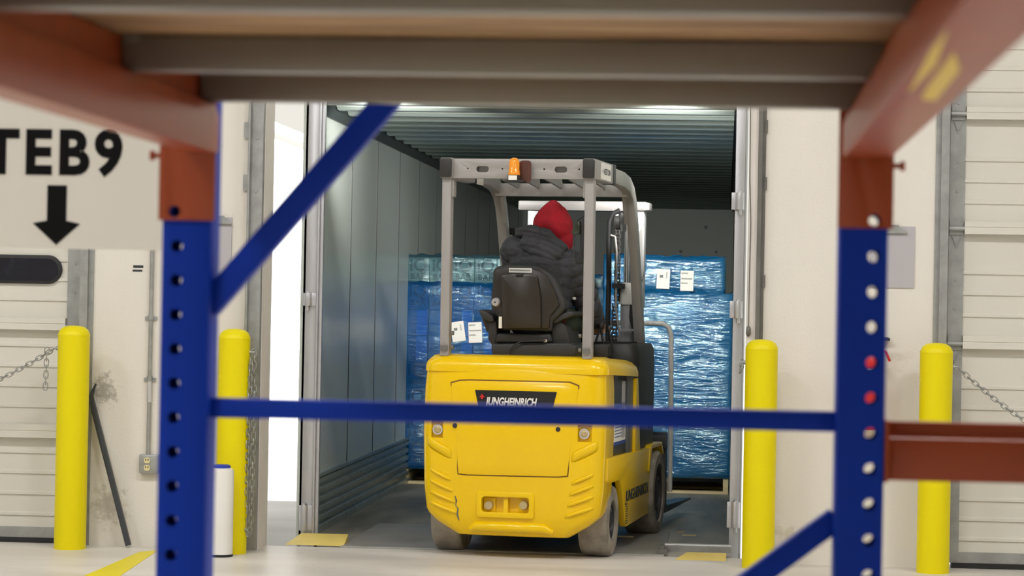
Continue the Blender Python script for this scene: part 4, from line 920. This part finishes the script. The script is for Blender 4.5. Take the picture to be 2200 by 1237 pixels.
# ================================================================== the driver
def organic(prims, voxel, smooth_it=4, post=None):
    """one continuous surface grown round capsules and balls (truck frame)"""
    mb = MB()
    for p in prims:
        if p[0] == 'e': 
            _, c, r, rot = (list(p)+[None])[:4]
            Mx = Matrix.Translation(c) @ (Matrix.Rotation(math.radians(rot[0]), 4, rot[1]) if rot else ID)
            mb.sph((0, 0, 0), r, 28, 16, M=Mx)
        else:
            _, pts, rs = p
            pts = [Vector(q) for q in pts]
            for i, (q, r) in enumerate(zip(pts, rs)): mb.sph(q, r, 18, 12)
            for i in range(len(pts)-1): mb.cyl(pts[i], pts[i+1], rs[i], rs[i+1], n=18)
    o = bpy.data.objects.new('tmp', mb.mesh()); COL.objects.link(o)
    m = o.modifiers.new('r', 'REMESH'); m.mode = 'VOXEL'; m.voxel_size = voxel; m.adaptivity = 0
    s = o.modifiers.new('s', 'SMOOTH'); s.iterations = smooth_it; s.factor = .6
    dg = bpy.context.evaluated_depsgraph_get(); dg.update()
    me = bpy.data.meshes.new_from_object(o.evaluated_get(dg)); bpy.data.objects.remove(o)
    if post: post(me)
    return me
def P3(px, py, ly): x, z = fk(px, py, ly); return Vector((x, ly, z))
hipL, hipR = Vector((-.11, .44, 1.33)), Vector((.09, .44, 1.33))
chest = P3(1160, 590, .47); shL, shR = P3(1108, 531, .49), P3(1226, 566, .50)
headc = P3(1189, 482, .58)
neck = P3(1170, 530, .5)
elL = shL+Vector((-.02, .17, -.21)); haL = Vector((-.24, .90, 1.40))
elR = P3(1262, 655, .60); haR = P3(1284, 692, .78)
kL, kR = Vector((-.16, .95, 1.33)), Vector((.13, .93, 1.33)); fL, fR = Vector((-.17, 1.14, .94)), Vector((.1, 1.12, .94))
Hd = Vector((-.12, .99, -.07)).normalized()                    # the way the head faces
Hx = Vector((Hd.y, -Hd.x, 0)).normalized(); Hz = Hx.cross(Hd)
def H(x, y, z): return headc+Hx*x+Hd*y+Hz*z
def fingers(w, d, side, up):
    """palm and five unequal bent fingers leaving a wrist w towards d; curled about a grip"""
    d = d.normalized(); s = side.normalized(); u = up.normalized(); out = [('c', [w, w+d*.045+s*.012, w+d*.085+s*.01], [.026, .03, .024]), ('c', [w+d*.03-s*.02, w+d*.085-s*.028], [.022, .017])]
    for k, (o, l) in enumerate(((-.033, .026), (-.011, .030), (.011, .028), (.032, .022))):
        b = w+d*.088+s*o
        out.append(('c', [b, b+d*l-u*.006, b+d*(l+.010)-u*(.006+l), b+d*l*.35-u*(l+.022)], [.0095, .009, .0085, .0075]))
    tb = w+d*.03+s*.034
    out.append(('c', [tb, tb+s*.022+d*.018-u*.006, tb+s*.018+d*.042-u*.022], [.012, .0105, .009]))
    return out
dL = (haL-elL); dR = (haR-elR)
body = [('e', H(0, 0, .01), (.074, .093, .108)), ('e', H(0, .03, -.055), (.054, .062, .055)), ('c', [neck+Vector((0, 0, -.04)), H(0, -.01, -.07)], [.06, .055]),
        ('e', H(0, .098, -.02), (.011, .018, .02)), ('e', H(0, .088, .005), (.009, .012, .03)), ('e', H(0, .085, -.056), (.024, .012, .007)), ('e', H(0, .084, -.068), (.02, .011, .007)), ('e', H(0, .075, -.09), (.025, .02, .018)),
        ('e', H(-.075, -.005, -.005), (.012, .02, .032)), ('e', H(.075, -.005, -.005), (.012, .02, .032)), ('e', H(-.03, .082, .03), (.022, .01, .007)), ('e', H(.03, .082, .03), (.022, .01, .007)),
        ('e', chest, (.16, .10, .16)), ('e', (hipL+hipR)/2+Vector((0, 0, .06)), (.16, .11, .13)), ('c', [(hipL+hipR)/2, chest], [.13, .14]),
        ('c', [shL, shR], [.065, .065]), ('c', [shL, elL], [.055, .043]), ('c', [elL, haL], [.042, .028]), ('c', [shR, elR], [.055, .043]), ('c', [elR, haR], [.042, .028]),
        ('c', [hipL, kL], [.085, .058]), ('c', [hipR, kR], [.085, .058]), ('c', [kL, fL], [.055, .038]), ('c', [kR, fR], [.055, .038]),
        ('c', [fL, fL+Vector((0, .03, -.06)), fL+Vector((0, .16, -.075))], [.038, .038, .028]), ('c', [fR, fR+Vector((0, .03, -.06)), fR+Vector((0, .16, -.075))], [.038, .038, .028])]
body += fingers(haL, Vector((.15, 1, -.1)), Vector((1, -.1, 0)), Vector((0, .1, 1)))
body += fingers(haR, Vector((-.1, 1, -.25)), Vector((-1, 0, 0)), Vector((0, .3, 1)))
me = organic(body, .0065, 2)
person = link('person', me, M['skin'], None, T=TRUCK, smooth=180, label='driver seen from behind in charcoal puffer jacket and red hood, seated on the forklift', cat='person')
def ppart(name, me, m, **k): return link(name, me, m, person, T=TRUCK, smooth=k.pop('smooth', 180), **k)
# jacket with quilted rolls
def quilt(segs, pitch, amp):
    def f(me):
        me.update(); n = len(me.vertices); co = [v.co.copy() for v in me.vertices]; no = [v.normal.copy() for v in me.vertices]
        for i, v in enumerate(me.vertices):
            best = None
            for a, b, k in segs:
                t = max(0, min(1, (co[i]-a).dot(b-a)/(b-a).length_squared)); d = (co[i]-(a+(b-a)*t)).length-k
                if best is None or d < best[0]: best = (d, t*(b-a).length+(a.x*3+a.z))
            s = best[1]+noise.noise(co[i]*9)*.012
            q = abs(math.sin(math.pi*s/pitch))**.45
            wr = noise.noise(co[i]*28)*.004+noise.noise(Vector((co[i].x*10, co[i].y*10, co[i].z*60)))*.003
            v.co = co[i]+no[i]*(amp*(q-.6)+wr)
    return f
jk = [('e', chest+Vector((0, .01, 0)), (.195, .135, .2)), ('c', [(hipL+hipR)/2+Vector((0, 0, .02)), chest], [.175, .17]), ('c', [shL+Vector((.01, 0, -.02)), neck+Vector((0, 0, -.035)), shR+Vector((-.01, 0, -.01))], [.088, .085, .092]),
      ('c', [shL+Vector((0, 0, -.02)), elL, haL-dL.normalized()*.03], [.088, .073, .05]), ('c', [shR+Vector((0, 0, -.01)), (shR+elR)/2+Vector((.005, 0, 0)), elR, haR-dR.normalized()*.02], [.092, .086, .076, .048]),
      ('e', (chest+shR)/2+Vector((.0, 0, -.08)), (.12, .12, .17)), ('e', (chest+shL)/2+Vector((.01, 0, -.05)), (.12, .11, .16))]
segs = [((hipL+hipR)/2, neck, .17), (shL, elL, .08), (elL, haL, .06), (shR, elR, .085), (elR, haR, .06)]
ppart('puffer_jacket', organic(jk, .0085, 5, quilt(segs, .062, .018)), M['jacket'], label='charcoal quilted puffer jacket')
# the jacket's own hood, fallen back on the shoulders
hc = P3(1163, 530, .40)
hd = [('e', hc+Vector((0, 0, -.008)), (.138, .062, .072), (18, 'Y')), ('c', [P3(1117, 500, .45), P3(1140, 494, .41), P3(1175, 504, .40), P3(1210, 532, .44)], [.03, .034, .034, .026]), ('e', P3(1163, 545, .385), (.1, .05, .05), (20, 'Y'))]
def hoodfold(me):
    me.update(); co = [v.co.copy() for v in me.vertices]; no = [v.normal.copy() for v in me.vertices]
    for i, v in enumerate(me.vertices):
        r = co[i]-hc; s = r.z+r.x*.35; a = math.atan2(r.z, r.x)
        v.co = co[i]+no[i]*(.008*(abs(math.sin(math.pi*(s+.02+.35*r.x*r.x*4)/.042))**.5-.6)-.006*math.exp(-((r.x+.01)/.006)**2)*(r.z > -.03)+noise.noise(co[i]*26)*.004)
ppart('jacket_hood', organic(hd, .0075, 3, hoodfold), M['jacket'], label='quilted jacket hood lying folded on the shoulders')
# red hood drawn over the head, open in front
rh = [('e', H(0, -.012, -.01), (.119, .122, .118)), ('e', H(.0, -.03, .045), (.094, .098, .078)), ('e', H(.0, -.04, .082), (.062, .072, .055)), ('e', H(.0, -.045, .115), (.030, .036, .028)), ('c', [H(-.03, -.02, -.08), H(.02, -.02, -.15)], [.085, .08]), ('e', H(.05, -.0, -.085), (.075, .085, .08))]
def openhood(me):
    me.update()
    for v in me.vertices: v.co += v.normal*(noise.noise(v.co*13)*.007+noise.noise(v.co*34)*.002+.002)
    bm = bmesh.new(); bm.from_mesh(me)
    dele = [v for v in bm.verts if (v.co-H(0, .075, -.01)).dot(Hd) > 0 and (v.co-H(0, 0, -.01)).dot(Hz) > -.125]
    bmesh.ops.delete(bm, geom=dele, context='VERTS'); bmesh.ops.solidify(bm, geom=bm.faces[:], thickness=.006); bm.to_mesh(me); bm.free()
ppart('red_hood', organic(rh, .007, 6, openhood), M['redcloth'], label='red sweatshirt hood drawn over the head')
ppart('trousers', organic([('e', (hipL+hipR)/2+Vector((0, .02, .02)), (.19, .14, .12)), ('c', [hipL, kL], [.105, .075]), ('c', [hipR, kR], [.105, .075]), ('c', [kL, fL+Vector((0, 0, .02))], [.073, .06]), ('c', [kR, fR+Vector((0, 0, .02))], [.073, .06])], .01, 4), M['denim'], label='dark green work trousers')
for f_ in (fL, fR):
    ppart('work_boot', organic([('c', [f_+Vector((0, 0, .05)), f_+Vector((0, .01, -.04))], [.05, .05]), ('c', [f_+Vector((0, .0, -.06)), f_+Vector((0, .17, -.07))], [.052, .042])], .008, 3), M['black'])
for sx in (-.03, .03):
    ppart('eye', MB().sph(H(sx, .078, .012), .012, 12, 8).mesh('eye'), M['white'])
hair_ = organic([('e', H(0, -.012, .035), (.08, .088, .09))], .007, 2)
ppart('hair', hair_, M['hair'])
q = P3(1236, 641, .5)
ppart('sleeve_badge', MB().sph(q+Vector((0, -.035, 0)), (.012, .006, .009), 10, 6).mesh('badge'), M['white'], label='small white mark on the right sleeve')

# ================================================================== the pallet rack in front
RY = 3.63
XL0, XL1 = -.826, -.752; XR0, XR1 = .161, .231
up = empty('rack_upright_frame', ((XL0+XR1)/2, RY+.035, 0), 'blue pallet rack upright frame with punched posts and diagonal braces, framing the view', 'pallet rack frame')
def post(x0, x1, hx, zs, lab):
    t = .0035; y0, y1 = RY, RY+.07
    body_ = MB().rings([[Vector((x, y, z)) for x, y in rrect(x0, x1, y0, y1, .006, 2)] for z in (0, 2.6)])
    cs = [MB().rings([[Vector((x, y, z)) for x, y in rrect(x0+t, x1-t, y0+t, y1-t, .004, 2)] for z in (-.1, 2.7)])]
    hm = MB()
    for z in zs: hm.cyl((hx, y0-.02, z), (hx, y1+.02, z), .0088, n=14)
    cs.append(hm)
    return B(body_, 'post', M['blue'], up, cut=cs, smooth=35, label=lab)
post(XL0, XL1, -.803, [.96+.0503*k for k in range(30)], 'blue punched post under the left orange connector')
post(XR0, XR1, .211, [.906+.0508*k for k in range(30)], 'blue punched post with bright see-through holes')
for x0, x1 in ((XL0, XL1), (XR0, XR1)): B(MB().box((x0-.02, RY-.03, 0), (x1+.02, RY+.1, .008)), 'base_plate', M['blue'], up)
by0, by1 = RY+.02, RY+.052
hz = at(1100, 890, RY+.03).z
B(MB().box((XL1-.003, by0, hz-.0145), (XR0+.003, by1, hz+.0145)), 'horizontal_brace', M['blue'], up, bevel=.003)
def brace(p, q, w=.0185):
    p = Vector((p[0], 0, p[1])); q = Vector((q[0], 0, q[1])); d = (q-p).normalized(); n = Vector((-d.z, 0, d.x))*w
    B(MB().prism([((p+n).x, (p+n).z), ((q+n).x, (q+n).z), ((q-n).x, (q-n).z), ((p-n).x, (p-n).z)], 'y', by0, by1), 'diagonal_brace', M['blue'], up, bevel=.003)
brace((XL1-.01, 1.432-.008), (XR0-.1, 2.395))
d0 = Vector((.168-.029, 0, 1.139-1.0))  
brace((XR0+.005, 1.137), (XL1-.0, 1.137-(XR0-XL1)*.78), .0165)
# near beams with their end connectors
def step_beam(xi, xo, xr_, z0, zl_, z1, name, label):
    s = 1 if xo > xi else -1
    root = empty(name, ((xi+xo)/2, 2.0, z0), label, 'rack beam', 'orange rack beams overhead')
    B(MB().prism([(xi, z0), (xo, z0), (xo, z1), (xr_, z1), (xr_, zl_), (xi, zl_-.012)] if False else [(xi, z0), (xo, z0), (xo, z1), (xr_, z1), (xr_, zl_), (xi+s*.006, zl_), (xi, zl_-.02)], 'y', .95, RY-.006), 'beam', M['orange'], root, bevel=.003)
    return root
bl_ = step_beam(-.742, -.79, -.764, 1.650, 1.722, 1.767, 'rack_beam', 'orange rack beam running overhead along the left, above the hanging sign')
br_ = step_beam(.163, .232, .19, 1.656, 1.722, 1.767, 'rack_beam', 'orange rack beam overhead on the right, with yellow stickers on its underside')
def connector(root, x0, x1, z0, z1, hx, hole, pinx):
    c = MB().box((x0, RY-.006, z0), (x1, RY-.001, z1))
    o = B(c, 'end_connector', M['orange'], root, cut=[MB().cyl((hx, RY-.1, hole), (hx, RY+.1, hole), .0088, n=14)], bevel=.001)
    s = 1 if pinx > x0 else -1
    sx = x1 if s > 0 else x0
    B(MB().box((min(sx, sx-s*.004), RY-.002, z0), (max(sx, sx-s*.004)+0, RY+.045, z1)) if False else MB().box((sx-.002, RY-.001, z0), (sx+.002, RY+.045, z1)), 'connector_flange', M['orange'], root)
    B(MB().cyl((sx, RY+.01, 1.646), (sx+s*.014, RY+.01, 1.646), .004, n=10).cyl((sx+s*.012, RY+.01, 1.646), (sx+s*.018, RY+.01, 1.646), .0075, n=10), 'safety_pin', M['orange'], root)
connector(bl_, -.829, -.747, 1.551, 1.79, -.806, 1.5635, -1)
connector(br_, .158, .235, 1.5555, 1.79, .2105, 1.5674, 1)
st_ = mat('yellow sticker', lin(235, 200, 30), .4)
c1 = at(1985, 150, 1); 
def under(px, py, z): d = ray(px, py); return CAMP+d*((z-EYE)/d.z)
for pts in (((1955, 105), (2010, 60), (2010, 140), (1950, 200)), ((1990, 190), (2050, 110), (2062, 150), (2010, 215), (1980, 212))):
    v = [under(x, y, 1.656) for x, y in pts]
    v = [Vector((min(max(p.x, .166), .230), p.y, 0)) for p in v]
    B(MB().rings([[Vector((p.x, p.y, z)) for p in v] for z in (1.6553, 1.6562)]), 'yellow_sticker', st_, br_, label='yellow sticker')
# the low beam going off to the right
zt_, zb_ = at(1920, 905, RY+.04).z, at(1920, 1030, RY+.04).z
lowb = empty('rack_beam', (1.2, RY+.04, zb_), 'dark red-orange rack beam low on the right, crossing in front of the rightmost bollard', 'rack beam')
zm = at(1920, 936, RY+.04).z
B(MB().prism([(RY+.02, zb_), (RY+.07, zb_), (RY+.07, zt_), (RY+.045, zt_), (RY+.045, zm+.004), (RY+.04, zm), (RY+.02, zm-.002)], 'x', XR1+.004, 2.9), 'beam', M['orange'], lowb, bevel=.002)
B(MB().box((XR1+.0005, RY+.002, zb_-.002), (XR1+.006, RY+.07, zt_+.002)), 'end_connector', M['orange'], lowb)
# deck supports and boards
ys = [3.60, 3.13, 2.46, 1.93, 1.4]
sup = None
for k, y in enumerate(ys):
    if sup is None:
        sup = empty('deck_support', (-.29, y, 1.7225))
        B(MB().box((-.762, y-.02, 1.7235), (.188, y-.0165, 1.7665)).box((-.762, y-.0165, 1.7235), (.188, y+.02, 1.727)).box((-.762, y+.0165, 1.727), (.188, y+.02, 1.7665)), 'channel', M['support'], sup, bevel=.0012)
        hl = MB()
        for j in range(9): hl.cyl((-.70+j*.1, y-.0205, 1.757), (-.70+j*.1, y-.0195, 1.757), .004, n=8)
        B(MB().box((-.762, y-.021, 1.758), (-.740, y+.021, 1.768)), 'end_clip', M['support'], sup)
        o = sup
    else: o = dup(sup, (-.29, y, 1.7225))
    tag(o, ('grey steel deck support nearest the blue posts, lowest in the picture', 'second grey steel deck support from the blue posts, behind the wood', 'third grey deck support from the blue posts, at the top edge', 'fourth grey deck support from the blue posts, overhead', 'fifth grey deck support from the blue posts, overhead')[k], 'deck support', 'grey deck supports across the rack')
y = RY-.008; k = 0; bd = None
ORD = ['nearest']+'second third fourth fifth sixth seventh eighth ninth tenth eleventh twelfth thirteenth fourteenth fifteenth sixteenth seventeenth eighteenth nineteenth twentieth twenty-first twenty-second twenty-third twenty-fourth twenty-fifth twenty-sixth twenty-seventh twenty-eighth'.split()
while y > .98:
    if bd is None: bd = B(MB().box((-.786, y-.088, 1.769), (.228, y, 1.786)), 'deck_board', M['wood'], None, bevel=.002); o = bd
    else: o = dup(bd, (bd.location.x, bd.location.y-.098*k, bd.location.z))
    tag(o, ORD[k]+' rough wooden deck board from the blue posts, lying crosswise overhead', 'deck board', 'wooden deck boards on the rack'); y -= .098; k += 1

# ================================================================== hanging gate sign
SY = 5.4
a = at(-104, 236, SY); b = at(349, 538, SY); xc = at(122, 450, SY).x
sg = empty('hanging_sign', (xc, SY, b.z), 'white hanging sign reading TEB9 above a black down arrow, behind the left orange beam', 'sign')
hw = b.x-xc
B(MB().box((xc-hw, SY, b.z), (xc+hw, SY+.006, at(122, 215, SY).z)), 'panel', M['signw'], sg)
zt1 = at(100, 283, SY).z; zt0 = at(100, 381, SY).z
text('TEB9', (zt1-zt0)*1.33, M['signk'], tilt(Vector((xc-.010, SY-.001, (zt1+zt0)/2+.0))), sg, bold=.0046, sx=.94, spacing=1.2, depth=.0008)
z0, z1, z2 = at(122, 526, SY).z, at(122, 480, SY).z, at(122, 398, SY).z
hw_, sw_ = at(172, 480, SY).x-xc, at(143, 440, SY).x-xc
B(MB().prism([(xc, z0), (xc+hw_, z1), (xc+sw_, z1+.006), (xc+sw_, z2), (xc-sw_, z2), (xc-sw_, z1+.006), (xc-hw_, z1)], 'y', SY-.0015, SY-.0003), 'arrow', M['signk'], sg)
B(MB().cyl((xc-hw*.8, SY+.003, at(122, 215, SY).z-.01), (xc-hw*.8, SY+.003, 7.4), .003, n=6).cyl((xc+hw*.8, SY+.003, at(122, 215, SY).z-.01), (xc+hw*.8, SY+.003, 7.4), .003, n=6), 'suspension_wire', M['galv'], sg)
